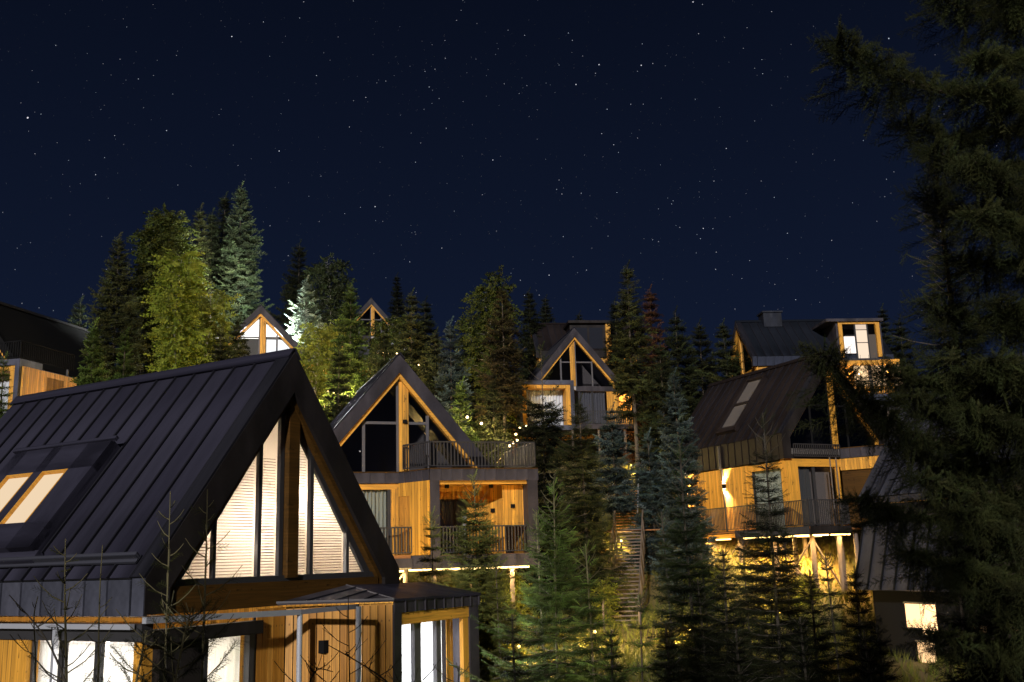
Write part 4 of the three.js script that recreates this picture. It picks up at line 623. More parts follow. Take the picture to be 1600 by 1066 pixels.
function spruce(o) { // x, y: pixel of the top; half: half width; depth in metres
  const top = sight(o.x, o.y, o.depth), base = V(top.x, hill(top.x, top.z) - 0.3, top.z), H = o.H ?? top.y - base.y, Rm = o.R ?? (o.half / FPX) * o.depth, R = rng(o.seed ?? Math.round(o.x * 7 + o.y * 13)), LOD = o.lod ?? (o.depth < 23 ? 'near' : o.depth < 45 ? 'mid' : 'far');
  const t = thing('spruce_tree', o.label, 'spruce', [base.x, top.y - H, base.z], 0, o.group);
  const tw = o.twig ?? Math.min(0.95, Math.max(0.26, o.depth * 0.0125)), N = new Needles(), limbs = [];
  const lean = 0.25 * R() * Math.min(1, o.depth / 40) * H * 0.06, sway = R() * 6.28, thin = R() * 6.28, bias = 0.1 + 0.2 * R(), bend = (y) => V(0.12 * Math.sin(y * 0.35 + R.k) + Math.sin(sway) * lean, 0, 0.1 * Math.cos(y * 0.3) + Math.cos(sway) * lean); R.k = R() * 6;
  const trunk = []; for (let i = 0; i <= 10; i++) { const y = (H * i) / 10; trunk.push(bend(y).multiplyScalar(1 - i / 10).add(V(0, y, 0))); }
  const low = o.low ?? 0.06, lead = o.lead ?? 0.02, step = Math.max(0.3, tw * 0.62) / (o.dense ?? 1), crownTop = H * (1 - lead);
  part(t, 'trunk', rod(trunk, Math.max(0.03, H * (o.lead > 0.05 ? 0.0065 : 0.0115)), 0.012, 6), o.bark ?? bark);
  for (let y = H * low; y < crownTop; y += step * (0.75 + 0.5 * R()) * Math.min(1, 0.45 + 3 * (1 - y / H))) {
    const f = 1 - y / H, szf = Math.min(1, 0.32 + 2.4 * f), prof = Math.pow(f, o.pow ?? 0.95) * (f > 0.85 ? 1 - (f - 0.85) * 1.2 : 1), L0 = Rm * prof, n = Math.max(4, Math.round((o.ring ?? 7) * (0.6 + 0.6 * prof)));
    const spin = R() * 6.28, ph = y * 0.9;
    for (let k = 0; k < n; k++) {
      if (R() < (o.gaps ?? 0.07)) continue;
      const az = spin + (k / n) * 6.283 + (R() - 0.5) * 0.6, L = Math.max(0.1, L0 * (0.6 + 0.55 * R()) * (1 + 0.16 * Math.sin(az * 2 + ph)) * (1 + bias * Math.sin(az + thin)) * (R() < 0.06 ? 1.3 : 1)), tilt = (o.tilt ?? 0) + 0.75 * Math.pow(1 - f, 2.2) + 0.05 - 0.32 * f + (R() - 0.5) * 0.2, sag = (o.sag ?? 0.22) * f;
      const dh = V(Math.cos(az), 0, Math.sin(az)), p0 = bend(y).multiplyScalar(1 - y / H).add(V(0, y, 0)), P = (s) => p0.clone().addScaledVector(dh, L * s).add(V(0, L * (s * Math.tan(tilt) - sag * Math.sin(s * 3.14159) + sag * 0.35 * s * s), 0));
      limbs.push(rod([P(0), P(0.35), P(0.7), P(1)], Math.max(0.008, L * 0.011), 0.004, 3)); const kb = 0.42 + 1.6 * R() * (0.6 + 0.4 * R());
      const steps = Math.max(2, Math.ceil((L / (tw * 0.42)) * (o.fill ?? 1))), s0 = o.bare ?? 0.12;
      for (let i = 0; i <= steps; i++) {
        N.k = kb * (0.3 + 0.95 * (i / steps)); const s = s0 + ((1 - s0) * (i + 0.3 * R())) / (steps + 0.3), p = P(s), dir = P(Math.min(1, s + 0.06)).sub(P(s - 0.06)).normalize(), side = V(0, 0, 0).crossVectors(dir, V(0, 1, 0)).normalize(), sz = tw * szf * (0.7 + 0.55 * R()) * (0.8 + 0.3 * (1 - s));  // inner needles darker: older growth, and shade put into the tint
        if (i === steps) { N.add(p, dir.clone().add(V(0, 0.12, 0)), sz * 0.8, R, (R() - 0.5)); continue; }
        for (const q of [-1, 1]) if (R() < 0.92) N.add(p, dir.clone().multiplyScalar(0.75).addScaledVector(side, q * (0.55 + 0.4 * R())).add(V(0, -0.15 - (o.droop ?? 0.25) * R(), 0)), sz, R, (R() - 0.5) * 1.2);
        if (R() < (o.hang ?? 0.25)) N.add(p, dir.clone().multiplyScalar(0.25).add(V((R() - 0.5) * 0.4, -1, (R() - 0.5) * 0.4)), sz * 0.9, R, R() * 6);
      }
    }
  }
  if (lead > 0.03) for (let k = 0; k < (o.leadTwigs ?? 9); k++) { const y = crownTop + (H - crownTop) * (k / 9) * 0.8, az = k * 2.4, L = (0.12 + (H - y) * 0.32), dh = V(Math.cos(az), 0.85, Math.sin(az)); limbs.push(rod([V(0, y, 0), V(0, y, 0).addScaledVector(dh, L * 0.6), V(0, y, 0).addScaledVector(dh, L).add(V(0, 0.08, 0))], 0.012, 0.004, 3)); if (R() < (o.leadNeedles ?? 0.6)) N.add(V(0, y, 0).addScaledVector(dh, L * 0.3), dh, Math.min(tw, L), R, R()); }
  for (let k = 0; k < 4; k++) N.add(V(0, H - 0.12 - k * tw * 0.4, 0), V(Math.cos(k * 2.1) * 0.35, 1, Math.sin(k * 2.1) * 0.35), Math.min(0.5, tw * 0.8), R, k);
  part(t, 'limbs', limbs, o.bark === barkOlive ? limbBark : o.bark ?? bark);
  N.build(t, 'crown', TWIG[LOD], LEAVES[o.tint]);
  return t;
}
function leafy(o) { // slim broadleaf tree with drooping twigs
  const top = sight(o.x, o.y, o.depth), base = V(top.x, hill(top.x, top.z) - 0.2, top.z), H = o.H ?? top.y - base.y, Rm = (o.half / FPX) * o.depth, R = rng(o.seed ?? Math.round(o.x * 5 + o.y * 3)), tw = o.twig ?? Math.max(0.35, o.depth * 0.0125);
  const t = thing(o.name ?? 'birch_tree', o.label, o.category ?? 'birch', [base.x, base.y, base.z], 0, o.group), N = new Needles(), limbs = [];
  const C = (y) => V(0.25 * Math.sin(y * 0.5 + H), y, 0.2 * Math.cos(y * 0.4)); const pts = []; for (let i = 0; i <= 9; i++) pts.push(C((H * 0.97 * i) / 9));
  part(t, 'trunk', rod(pts, Math.max(0.05, H * 0.009), 0.012, 7), o.bark ?? barkPale);
  const n = Math.round(H * (o.per ?? 9));
  for (let k = 0; k < n; k++) {
    const f = (o.low ?? 0.15) + (0.99 - (o.low ?? 0.15)) * ((k + R()) / n), y = f * H, lump = 0.7 + 0.5 * Math.sin(k * 0.7 + y) * Math.sin(y * 1.7), L = 0.72 * Rm * (0.35 + 0.75 * Math.sin(Math.min(3.14, 3.3 * Math.pow(1.02 - f, 0.75)))) * (0.5 + 0.55 * R()) * (0.75 + 0.35 * lump), az = k * 2.39996 + R(), dh = V(Math.cos(az), 0, Math.sin(az)), rise = 0.55 + 0.6 * R(), P = (s) => C(y).addScaledVector(dh, L * s).add(V(0, L * (rise * s - 0.75 * rise * s * s), 0));
    limbs.push(rod([P(0), P(0.35), P(0.7), P(1)], Math.max(0.01, L * 0.012), 0.004, 3));
    const st = Math.max(2, Math.ceil(L / (tw * 0.3)));
    for (let i = 1; i <= st; i++) for (let q = 0; q < 2; q++) { const p = P(0.2 + (0.8 * i) / st); p.add(V((R() - 0.5) * tw * 0.7, (R() - 0.5) * tw * 0.6, (R() - 0.5) * tw * 0.7)); N.add(p, dh.clone().multiplyScalar(0.5).add(V((R() - 0.5) * 1.4, -0.55 + 0.5 * R(), (R() - 0.5) * 1.4)), tw * (0.7 + 0.6 * R()), R, R() * 6); }
  }
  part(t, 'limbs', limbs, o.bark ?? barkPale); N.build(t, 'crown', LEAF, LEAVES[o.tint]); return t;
}
const S = (x, y, half, depth, tint, label, more) => spruce({ x, y, half, depth, tint, label, ...more });

// ---- wood on the hill
S(185, 372, 78, 62, 'olive', 'broad bushy spruce, leftmost of the tall ones against the sky', { pow: 0.85, dense: 1.1 });
S(126, 470, 42, 68, 'dark', 'dim spruce low on the ridge beside the unlit chalet', {});
S(147, 508, 44, 47, 'green', 'small bluish green spruce above the near roof ridge, leftmost of three', { pow: 0.9 });
S(196, 522, 34, 46, 'green', 'small slim spruce above the near roof ridge between its bushier neighbours', { gaps: 0.2 });
S(6, 560, 36, 40, 'green', 'spruce cut by the frame edge before the unlit chalet', {});
leafy({ x: 270, y: 333, half: 50, depth: 66, tint: 'birchDark', label: 'tall shaded broadleaf tree behind the bright birch', low: 0.1, per: 12 });
leafy({ x: 236, y: 362, half: 22, depth: 65, tint: 'birchDark', label: 'narrow treetop left of the tall shaded broadleaf tree', low: 0.4, per: 9 });
leafy({ x: 283, y: 396, half: 44, depth: 52, tint: 'birch', label: 'bright yellow green birch with pale trunk above the near roof', low: 0.06, per: 13 });
S(313, 325, 34, 76, 'olive', 'thin spruce top between the tall broadleaf and the twin topped spruce', {});
S(331, 332, 30, 79, 'dark', 'narrow dim spruce touching the twin topped spruce', {});
S(352, 306, 46, 82, 'dark', 'left summit of the twin topped tall spruce on the hill', { pow: 0.75 });
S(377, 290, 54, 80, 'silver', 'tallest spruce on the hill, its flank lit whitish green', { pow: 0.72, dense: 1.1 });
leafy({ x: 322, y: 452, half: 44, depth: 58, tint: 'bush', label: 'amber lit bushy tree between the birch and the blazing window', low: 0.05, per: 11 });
S(372, 498, 30, 55, 'olive', 'young spruce standing before the blazing white window', { gaps: 0.15 });
S(345, 520, 34, 52, 'olive', 'low young spruce at the foot of the amber lit tree', {});
S(468, 380, 48, 98, 'black', 'black spruce silhouette behind the white lit tree', { pow: 0.7 });
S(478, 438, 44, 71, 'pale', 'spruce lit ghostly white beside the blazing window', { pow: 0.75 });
leafy({ x: 513, y: 408, half: 38, depth: 82, tint: 'birchDim', label: 'dim green broadleaf tree right of the white lit spruce', low: 0.1, per: 10 });
leafy({ x: 500, y: 505, half: 40, depth: 64, tint: 'bush', label: 'yellowish bush at the foot of the white lit spruce', low: 0.05, per: 12, name: 'bush', category: 'bush' });
S(548, 445, 46, 60, 'green', 'grey green spruce right of the blazing window', {});
S(530, 545, 50, 50, 'deep', 'low dark spruce between the near ridge and the middle gable', {});
S(620, 430, 32, 128, 'black', 'distant pointed black spruce behind the small ridge gable', {});
leafy({ x: 602, y: 498, half: 46, depth: 74, tint: 'birchDark', label: 'round olive bush tree before the small ridge gable', low: 0.05, per: 11 });
S(643, 458, 46, 72, 'olive', 'brown green spruce behind the middle gable ridge', {});
S(664, 470, 44, 77, 'dark', 'dim spruce at the shoulder of the brown green one', {});
S(600, 520, 60, 58, 'deep', 'dark spruce directly above the middle gable apex', {});
S(680, 520, 50, 66, 'deep', 'dark spruce filling the gap right of the middle gable', {});
S(703, 505, 44, 54, 'blue', 'bluish grey spruce right of the middle gable', { pow: 0.8 });
S(727, 500, 40, 74, 'dark', 'dark slim spruce behind the bluish grey one', {});
S(748, 500, 45, 80, 'black', 'black spruce between the bluish and the tall olive tree', {});
leafy({ x: 768, y: 440, half: 46, depth: 73, tint: 'birchDark', label: 'tall olive broadleaf tree against the sky behind the middle balcony', low: 0.1, per: 11 });
S(784, 452, 44, 68, 'brown', 'brownish spruce with bare pale trunk beside the frontal hill chalet', { low: 0.32, gaps: 0.2, pow: 0.8 });
S(826, 455, 40, 100, 'black', 'far black spruce left of the long dark roof', {});
S(852, 466, 42, 104, 'black', 'far black spruce over the long dark roof end', {});
S(845, 545, 74, 46, 'black', 'black spruce silhouette right of the middle balcony', { gaps: 0.15, tilt: -0.05, lead: 0.2, pow: 0.8 });
S(770, 600, 40, 52, 'deep', 'low dark spruce behind the middle balcony railing', {});
S(720, 600, 40, 50, 'green', 'spruce by the hanging globes, lit from below', {});
S(980, 415, 50, 66, 'olive', 'tall open spruce right of the frontal hill chalet', { gaps: 0.25, low: 0.36, pow: 0.75 });
S(1015, 452, 40, 74, 'rust', 'rust brown spruce behind the tall open one', { gaps: 0.1 });
S(1055, 486, 56, 72, 'dark', 'dark spruce in the row toward the dormer chalet', {});
S(1092, 505, 46, 78, 'black', 'black spruce in the row left of the dormer chalet', {});
S(1129, 505, 40, 75, 'deep', 'green tipped dark spruce nearest the dormer chalet', {});
S(1155, 535, 30, 80, 'dark', 'small dark spruce against the dormer chalet end wall', {});
S(1030, 540, 60, 62, 'dark', 'dark wide spruce under the rust brown one', {});
S(1052, 586, 44, 50, 'blue', 'pale blue spruce left of the dark brown roof', { pow: 0.75 });
S(1012, 680, 40, 52, 'blue', 'smaller bluish spruce beside the hill chalet terrace', {});
S(955, 640, 36, 52, 'blue', 'bluish young spruce above the stairs', { H: 5 });
S(905, 625, 66, 43, 'deep', 'dense dark green spruce between middle balcony and stairs', { pow: 0.7, dense: 1.15 });
S(1405, 500, 40, 82, 'black', 'far spruce tip beside the dormer chalet roof', {});
S(1378, 480, 14, 95, 'black', 'tiny far spruce tip above the dormer roof', {});
S(960, 470, 40, 96, 'black', 'far black spruce behind the tall open one', {});
S(905, 490, 30, 118, 'black', 'far spruce tip behind the long dark roof', {});
// ---- lower slope
S(740, 742, 96, 27, 'lit', 'young spruce with a bare leader before the middle porch', { lead: 0.13, pow: 0.85, bark: barkOlive, hang: 0.3, tilt: 0.12, dense: 1.5, ring: 9, leadTwigs: 12 });
S(674, 800, 54, 28.5, 'lit', 'slim young spruce left of the one before the middle porch', { lead: 0.1, bark: barkOlive, gaps: 0.15 });
S(865, 752, 128, 20, 'green', 'large lit green spruce below the middle chalet, centre bottom', { lead: 0.12, pow: 0.8, bark: barkOlive, tilt: 0.1, dense: 1.5, ring: 9, hang: 0.4, leadTwigs: 14 });
S(838, 800, 70, 22, 'green', 'slim green spruce leader just left of the large lit one', { lead: 0.12, bark: barkOlive, gaps: 0.2 });
S(915, 850, 80, 19, 'green', 'short spruce right of the large lit green one', { lead: 0.14, bark: barkOlive, dense: 1.4, ring: 9 });
S(775, 880, 60, 24, 'yellow', 'low yellow lit spruce under the middle porch lights', { lead: 0.08 });
S(1062, 690, 126, 19, 'shade', 'big dark spruce right of the stairs before the glowing slope', { lead: 0.13, pow: 1, bark: barkDark, tilt: 0.05, gaps: 0.1, dense: 1.4, ring: 9, hang: 0.4 });
S(1192, 645, 110, 17.5, 'black', 'black spruce with spread tiers before the pillars of the dark roofed chalet', { lead: 0.1, pow: 0.85, bark: barkDark, gaps: 0.12, tilt: 0.05, sag: 0.1, dense: 1.5, ring: 9, hang: 0.5 });
S(1130, 860, 100, 16.5, 'black', 'low black spruce between the two bigger silhouettes', { lead: 0.02, bark: barkDark, dense: 1.7, ring: 10, hang: 0.6, gaps: 0.05, pow: 0.8 });
S(1265, 890, 90, 17, 'black', 'low dark spruce right of the tiered black one', { lead: 0.02, bark: barkDark, dense: 1.7, ring: 10, hang: 0.6, gaps: 0.05, pow: 0.8 });
S(1000, 930, 80, 17, 'green', 'low green spruce at the bottom edge right of the stairs', { lead: 0.06 });
S(1458, 225, 104, 17.5, 'olive', 'dim green spruce behind the big boughs at the right', { pow: 0.62, gaps: 0.03, dense: 1.5, ring: 9, tilt: -0.08, droop: 0.5, lead: 0.03, low: 0.35 });
S(1335, 885, 80, 15, 'black', 'low black spruce under the metal clad chalet', { lead: 0.02, bark: barkDark, dense: 1.7, ring: 10, hang: 0.6, gaps: 0.05, pow: 0.8 });
S(1490, 850, 150, 13, 'black', 'dark spruce at the lower right before the lit windows', { gaps: 0.15, dense: 1.2, ring: 9, pow: 0.7 });
S(1580, 820, 150, 12.5, 'black', 'black spruce in the bottom right corner', { gaps: 0.1, dense: 1.2, ring: 9, pow: 0.7 });

S(955, 985, 90, 13.5, 'green', 'low green spruce at the bottom edge left of the stairs foot', { lead: 0.02, bark: barkDark, dense: 1.7, ring: 10, hang: 0.6, gaps: 0.05, pow: 0.8 });
S(1040, 975, 110, 13, 'deep', 'low dark spruce at the bottom edge before the big dark one', { lead: 0.02, bark: barkDark, dense: 1.7, ring: 10, hang: 0.6, gaps: 0.05, pow: 0.8 });
S(1150, 985, 110, 12.5, 'black', 'low black spruce at the bottom edge under the tiered one', { lead: 0.02, bark: barkDark, dense: 1.7, ring: 10, hang: 0.6, gaps: 0.05, pow: 0.8 });
S(1250, 965, 110, 12.5, 'black', 'low black spruce at the bottom edge before the glowing slope', { lead: 0.02, bark: barkDark, dense: 1.7, ring: 10, hang: 0.6, gaps: 0.05, pow: 0.8 });
S(1350, 985, 110, 12, 'black', 'low black spruce at the bottom edge under the metal clad chalet', { lead: 0.02, bark: barkDark, dense: 1.7, ring: 10, hang: 0.6, gaps: 0.05, pow: 0.8 });
S(1034, 800, 50, 24, 'deep', 'slim dark spruce at the right side of the stairs', { lead: 0.1, bark: barkDark, dense: 1.2, ring: 8 });
S(1095, 850, 60, 22, 'deep', 'slim dark spruce before the lit slope, right of the big dark one', { lead: 0.08, bark: barkDark, dense: 1.2, ring: 8 });
S(1225, 830, 56, 22, 'black', 'slim black spruce crossing the steel pillars', { lead: 0.08, bark: barkDark, gaps: 0.2, dense: 1.2 });
S(1290, 870, 50, 21, 'black', 'short black spruce under the balcony corner', { lead: 0.06, bark: barkDark, gaps: 0.15, dense: 1.2 });
S(1510, 830, 100, 13.5, 'black', 'black spruce before the metal clad wall at the right', { lead: 0.02, bark: barkDark, dense: 1.5, ring: 10, hang: 0.6, gaps: 0.08, pow: 0.75 });
S(1370, 975, 90, 13, 'black', 'low black spruce at the bottom edge before the lit windows', { lead: 0.02, bark: barkDark, dense: 1.6, ring: 10, hang: 0.6, gaps: 0.05 });
S(1090, 905, 80, 18, 'black', 'low black spruce before the glowing slope beside the big dark one', { lead: 0.02, bark: barkDark, dense: 1.6, ring: 10, hang: 0.6, gaps: 0.05 });
S(1160, 830, 50, 24, 'black', 'narrow black spruce behind the tiered one', { lead: 0.08, bark: barkDark, gaps: 0.15, dense: 1.2 });
S(800, 960, 60, 18, 'deep', 'dark low spruce beside the white bay corner', { lead: 0.02, bark: barkDark, dense: 1.2, ring: 8 });

// ---- unseen spruces beside and behind the viewpoint, placed to shade the foreground
for (const [x, z, H, R, label] of [[0.2, 6.5, 14.5, 2.3, 'unseen spruce behind the viewpoint, placed to shade the trees at the lower right'], [3.4, 6.2, 19, 2.7, 'tall unseen spruce right of the viewpoint, placed to shade the lower right'], [7.2, 7, 21.5, 3, 'tallest unseen spruce further right, placed to shade the big spruce'], [11, 5, 18, 2.8, 'unseen spruce at the far right, placed to shade the right edge'], [-7.2, 1.5, 13, 3.2, 'unseen young spruce left of the viewpoint, placed to shade the near chalet lower wall'], [-4.4, 2.2, 13.2, 3.2, 'unseen young spruce to the left behind the viewpoint, placed to shade the boarded wall'], [-1.7, 3.6, 13.4, 2.8, 'unseen young spruce closest behind the viewpoint, placed to shade the centre trees']]) {
  const t = spruce({ x: 800, y: 500, depth: 30, lod: 'mid', twig: 0.55, H, R, half: 1, seed: Math.round(x * 31 + 900), tint: 'deep', label, dense: 1.2, ring: 8, gaps: 0.1, pow: 0.75 }); t.position.set(x, hill(x, z) - 0.2, z);
}
// ---- the big near spruce: boughs reaching in from the right edge
{
  const D = 11, trunkX = 1700, q = sight(trunkX, 600, D), R = rng(77), foot = hill(q.x, q.z);
  const t = thing('big_spruce', 'big dark spruce with drooping boughs reaching in from the right edge', 'spruce', [q.x, foot, q.z], 0), N = new Needles(), limbs = [];
  part(t, 'trunk', rod([V(0, -0.2, 0), V(0.05, 6, 0), V(-0.02, 12, 0.1), V(0, 18, 0)], 0.26, 0.06, 10), bark);
  const boughs = [ // pixels along the bough from tip to trunk, depths, hanging length
    [[[1466, -6], [1520, 18], [1600, 30], [1720, 20]], 10.2, 11, 0.62], [[[1528, 84], [1570, 92], [1640, 70], [1720, 40]], 9.6, 11, 0.42],
    [[[1308, 62], [1352, 100], [1430, 132], [1540, 150], [1715, 150]], 9.6, 11, 0.6], [[[1418, 190], [1480, 215], [1560, 205], [1715, 180]], 10.4, 11, 0.7], [[[1455, 232], [1520, 262], [1600, 255], [1715, 230]], 9.8, 11, 0.6],
    [[[1442, 300], [1500, 330], [1590, 320], [1715, 290]], 10.6, 11, 0.75], [[[1500, 400], [1560, 412], [1630, 400], [1715, 380]], 9.8, 11, 0.8], [[[1452, 470], [1520, 500], [1600, 480], [1715, 440]], 10.4, 11, 0.7],
    [[[1520, 250], [1570, 290], [1640, 300], [1715, 290]], 9.4, 11, 0.8], [[[1540, 130], [1590, 160], [1650, 150], [1715, 120]], 9.4, 11, 0.6], [[[1470, 560], [1540, 590], [1620, 580], [1715, 540]], 9.8, 11, 0.7],
    [[[1287, 552], [1322, 596], [1362, 640], [1420, 680], [1520, 690], [1715, 640]], 9.4, 11, 0.62], [[[1380, 574], [1430, 596], [1510, 600], [1715, 570]], 10.2, 11, 0.5], [[[1344, 778], [1400, 800], [1490, 805], [1600, 780], [1715, 740]], 9.6, 11, 0.55],
    [[[1420, 700], [1490, 730], [1590, 720], [1715, 680]], 10.3, 11, 0.65], [[[1420, 862], [1470, 880], [1570, 885], [1715, 830]], 9.8, 11, 0.6], [[[1450, 985], [1530, 1000], [1620, 985], [1715, 940]], 9.8, 11, 0.6], [[[1510, 640], [1580, 660], [1660, 640], [1715, 620]], 9.2, 11, 0.9],
    [[[1500, 800], [1570, 830], [1650, 820], [1715, 790]], 9.1, 11, 0.9], [[[1440, 745], [1520, 770], [1620, 760], [1715, 720]], 9.9, 11, 0.8], [[[1420, 620], [1490, 655], [1590, 650], [1715, 610]], 10.1, 11, 0.8], [[[1490, 880], [1560, 900], [1640, 890], [1715, 860]], 9.0, 11, 0.9], [[[1530, 330], [1600, 360], [1660, 350], [1715, 340]], 9.2, 11, 0.9], [[[1560, 470], [1610, 500], [1660, 500], [1715, 480]], 9.0, 11, 0.9], [[[1480, 640], [1560, 640], [1640, 620], [1715, 600]], 10.6, 11.2, 0.7],
    [[[1560, -20], [1610, 0], [1660, -10], [1715, -30]], 9.4, 11, 0.7], [[[1545, 560], [1600, 575], [1660, 560], [1715, 550]], 9.3, 11, 0.9], [[[1560, 920], [1620, 930], [1670, 920], [1715, 900]], 9.2, 11, 0.9],
  ];
  for (const [px, d0, d1, hang] of boughs) {
    const pts = px.map((p, i) => sight(p[0], p[1], d0 + ((d1 - d0) * i) / (px.length - 1)).sub(V(q.x, foot, q.z))), curve = new THREE.CatmullRomCurve3(pts), L = curve.getLength();
    limbs.push(rod(curve.getPoints(10).reverse(), 0.05, 0.006, 5));
    const n = Math.ceil(L / 0.042);
    for (let i = 0; i <= n; i++) {
      if (i % 6 === 0) N.k = 0.4 + 0.9 * R(); const f = i / n, p = curve.getPoint(f), d = curve.getTangent(f).negate(), side = V(0, 0, 0).crossVectors(d, V(0, 1, 0)).normalize(), grow = Math.min(1, 0.12 + f * 2.3);
      for (const s of [-1, 1]) N.add(p, d.clone().addScaledVector(side, s * (0.5 + 0.5 * R())).add(V(0, 0.1 - 0.5 * R(), 0)), 0.2 + 0.12 * R(), R, R() * 2);
      if (i % 4 === 0) for (const s of [-1, 1]) { // side branchlets
        const Lb = (0.25 + 0.55 * R()) * grow, db = d.clone().multiplyScalar(0.8).addScaledVector(side, s).add(V(0, -0.25 - 0.35 * R(), 0)).normalize();
        for (let w = 0.08; w < Lb; w += 0.09) N.add(p.clone().addScaledVector(db, w), db.clone().add(V((R() - 0.5) * 0.9, (R() - 0.6) * 0.7, (R() - 0.5) * 0.9)), 0.17 + 0.08 * R(), R, R() * 6);
      }
      if (R() < 0.7) { // hanging branchlet made of several twigs
        let a = p.clone().addScaledVector(side, (R() - 0.5) * 0.5 * grow), dir = V((R() - 0.5) * 0.5 + d.x * 0.4, -1, (R() - 0.5) * 0.5 + d.z * 0.4).normalize(), len = hang * grow * (0.2 + 0.75 * R() * R());
        for (let w = 0; w < len; w += 0.13) { N.add(a, dir.clone().add(V((R() - 0.5) * 0.4, 0, (R() - 0.5) * 0.4)), 0.2 + 0.08 * R(), R, R() * 6); a.addScaledVector(dir, 0.13); }
      }
    }
  }
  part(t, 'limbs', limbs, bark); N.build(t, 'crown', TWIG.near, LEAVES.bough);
}

// ---- thin young trees close to the front chalet
function sapling(px, depth, label, { twigs = 10, needles = 0, spread = 0.35, mat = barkOlive, r = 0.014, group, start = 0.1, tint = 'deep' } = {}) {
  const R = rng(Math.round(px[0][0] * 3 + depth * 11)), P = px.map((p) => sight(p[0], p[1], depth)), b = P[0].clone(), t = thing('sapling', label, 'sapling', [b.x, b.y, b.z], 0, group), c = new THREE.CatmullRomCurve3(P.map((p) => p.sub(b.clone()))), L = c.getLength(), limbs = [], N = new Needles();
  part(t, 'stem', rod(c.getPoints(12), r, 0.004, 6), mat);
  for (let k = 0; k < twigs; k++) {
    const f = start + (0.95 - start) * (k / twigs) + 0.03 * R(), p = c.getPoint(f), az = k * 2.4 + R(), len = spread * (1.15 - f) * (0.6 + 0.7 * R()), dh = V(Math.cos(az), 0, Math.sin(az) * 0.8), Q = (s) => p.clone().addScaledVector(dh, len * s).add(V(0, len * (0.25 * s + 0.55 * s * s), 0));
    limbs.push(rod([Q(0), Q(0.4), Q(0.75), Q(1)], r * 0.45, 0.003, 4));
    if (needles) { const n = Math.ceil((len / 0.05) * needles * (1.2 - f)); for (let i = 0; i < n; i++) { const s = 0.2 + (0.8 * i) / n; N.add(Q(s), Q(Math.min(1, s + 0.1)).sub(Q(s)).normalize().add(V((R() - 0.5) * 0.9, -0.2 + (R() - 0.5) * 0.5, (R() - 0.5) * 0.9)), 0.09 + 0.06 * R(), R, R() * 6); } }
    else if (R() < 0.8) { const m = Q(0.55), e = dh.clone().applyAxisAngle(V(0, 1, 0), 0.8).multiplyScalar(len * 0.4).add(V(0, len * 0.3, 0)); limbs.push(rod([m, m.clone().addScaledVector(e, 0.5), m.clone().add(e)], r * 0.3, 0.002, 4)); }
  }
  part(t, 'branches', limbs, mat); if (N.m.length) N.build(t, 'needles', TWIG.near, LEAVES[tint]);
}
sapling([[256, 1120], [259, 1000], [263, 880], [266, 768]], 9, 'tall bare leader of a young spruce before the corner of the near chalet', { twigs: 16, spread: 0.42, start: 0.25, r: 0.012, needles: 0.35, tint: 'olive' });
sapling([[314, 1120], [318, 980], [322, 870], [324, 765]], 8.6, 'bare young leader in front of the leftmost glowing blind', { twigs: 16, spread: 0.4, start: 0.25, r: 0.012, needles: 0.35, tint: 'olive' });
sapling([[262, 1160], [275, 1060], [290, 985], [300, 950]], 8.2, 'dark needled spruce tip below the near gable, before the lit window', { twigs: 26, needles: 1.6, spread: 0.5, start: 0.02, tint: 'black' });
sapling([[205, 1140], [212, 1070], [222, 1020], [230, 985]], 8.4, 'dark needled sprig between the bright windows of the near chalet', { twigs: 14, needles: 1.4, spread: 0.35, start: 0.02, tint: 'black' });
sapling([[104, 1120], [103, 1020], [101, 930], [102, 842]], 8.8, 'thick young stem before the white curtained window at the far corner', { twigs: 15, spread: 0.44, start: 0.1, r: 0.015, needles: 0.3, tint: 'olive' });
sapling([[153, 1120], [154, 1000], [156, 920], [160, 852]], 9.2, 'thin straight twig before the white curtained window', { twigs: 4, spread: 0.2, r: 0.009 });
sapling([[120, 1130], [96, 1050], [66, 990], [14, 930]], 8.2, 'leaning dark branch crossing the corner window', { twigs: 7, spread: 0.3, mat: barkDark, r: 0.013 });
sapling([[54, 1120], [55, 1020], [53, 960], [59, 932]], 9, 'faint upright twig beside the timber wall', { twigs: 4, spread: 0.25, r: 0.008 });
sapling([[548, 1140], [546, 1060], [545, 1000], [544, 930]], 9.4, 'bare dark twig before the boarded wall and its lamp box', { twigs: 7, spread: 0.5, start: 0.1, mat: barkDark, r: 0.009 });
sapling([[640, 1100], [600, 1062], [560, 1035], [512, 1008]], 9.2, 'bare branch leaning across the boarded wall', { twigs: 6, spread: 0.32, mat: barkDark, r: 0.011 });
sapling([[478, 1110], [486, 1060], [498, 1046], [520, 1050]], 9, 'tangle of dry twigs at the foot of the boarded wall', { twigs: 9, spread: 0.3, mat: barkDark, r: 0.01 });
sapling([[716, 1110], [716, 1062], [717, 1050], [718, 1040]], 9.6, 'small forked twig before the white bay window', { twigs: 5, spread: 0.4, mat: barkDark, r: 0.008 });
sapling([[650, 1120], [640, 1090], [628, 1075], [612, 1040]], 9.3, 'wispy twig at the corner of the white bay', { twigs: 6, spread: 0.3, mat: barkDark, r: 0.008 });

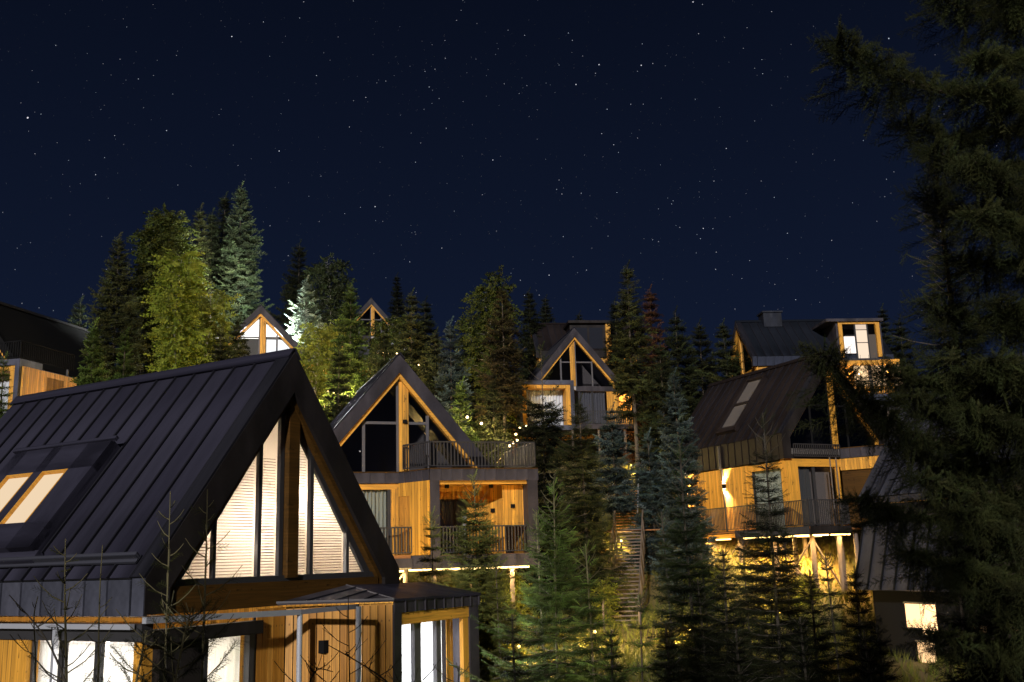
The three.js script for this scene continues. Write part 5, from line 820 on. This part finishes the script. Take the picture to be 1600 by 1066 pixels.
// ---- undergrowth lit by the strips under the chalets
{
  const shrub = (x, y, half, depth, tint, label) => { const p = sight(x, y, depth), g = hill(p.x, p.z); leafy({ x, y, half, depth, tint, label, H: Math.max(0.8, Math.min(2.6, p.y - g + 0.2)), low: 0.02, per: 22, twig: 0.3, name: 'shrub', category: 'shrub', bark: barkDark }); };
  shrub(632, 868, 18, 31, 'bush', 'light green shrub peeping past the near roof corner'); shrub(800, 885, 34, 38, 'bush', 'yellow lit shrub below the right end of the middle porch'); shrub(770, 905, 40, 34, 'bush', 'amber shrub on the slope under the middle porch');
  shrub(940, 905, 26, 40, 'bush', 'glowing shrub beside the upper stairs'); shrub(1240, 905, 40, 46, 'bush', 'shrub lit from above behind the steel pillars'); shrub(1100, 890, 46, 47, 'bush', 'glowing shrub under the balcony of the dark roofed chalet');
  shrub(905, 890, 30, 42, 'bush', 'amber shrub between dense spruce and stairs');
  const R = rng(99), N = new Needles();
  for (let i = 0; i < 26000; i++) { const d = 16 + R() * 52, x = (R() - 0.42) * d * 0.95, z = -d; N.add(V(x, hill(x, z) - 0.03, z), V((R() - 0.5) * 0.8, 1, (R() - 0.5) * 0.8), 0.22 + 0.3 * R(), R, R() * 6); }
  const gpos = [], gn = []; for (let k = 0; k < 7; k++) { const a = k * 0.9, w = 0.03, c = Math.cos(a), s = Math.sin(a), o = 0.35 * (hash(k, 2, 3)); gpos.push(0, -w * c, -w * s, 0, w * c, w * s, 0.7 + 0.4 * hash(k, 1, 1), o * s, o * c); for (let q = 0; q < 3; q++) gn.push(0, s, -c); }
  const gg = new THREE.BufferGeometry(); gg.setAttribute('position', new THREE.Float32BufferAttribute(gpos, 3)); gg.setAttribute('normal', new THREE.Float32BufferAttribute(gn, 3));
  const im = N.build(scene, 'grass', gg, leafMat(0.12, 0.125, 0.025)); tag(im, 'rough grass covering the slope under the chalets', 'grass');
}

// ================================================================ stars
{
  const R = rng(2024), N = 4600, im = new THREE.InstancedMesh(new THREE.OctahedronGeometry(1, 0), new THREE.MeshBasicMaterial({ color: 0xffffff }), N), m = new THREE.Matrix4(), c = new THREE.Color(), bright = [[43, 184, 3.6], [1083, 3, 2.4], [936, 101, 2.1], [1002, 102, 2.2], [362, 57, 2.2], [900, 132, 2], [436, 236, 1.9], [1389, 60, 2.4], [586, 323, 1.8], [770, 250, 1.7], [1099, 357, 1.8], [858, 430, 1.7], [1135, 232, 1.6], [260, 204, 1.6], [149, 273, 1.6]];
  for (let i = 0; i < N; i++) {
    let x, y, b; if (i < bright.length) [x, y, b] = bright[i]; else { x = -400 + R() * 2400; y = -420 + R() * 960; b = 0.5 + 0.95 * Math.pow(R(), 4.5); if (R() < 0.1 && y > 0) { x = 560 + R() * 560; y = 60 + R() * 330; } }
    const d = 4000, p = sight(x, y, d), s = b * 1.22; m.makeScale(s, s, s).setPosition(p); im.setMatrixAt(i, m);
    const k = 0.1 + 0.7 * Math.pow(Math.min(1, b / 1.6), 2), h = R(); im.setColorAt(i, c.setRGB(k * (0.82 + 0.18 * h), k * 0.93, k * (1.12 - 0.1 * h)));
  }
  im.name = 'stars'; im.userData.kind = 'stuff'; tag(im, 'small white stars scattered over the dark blue sky', 'stars'); scene.add(im);
}

renderer.render(scene, camera);
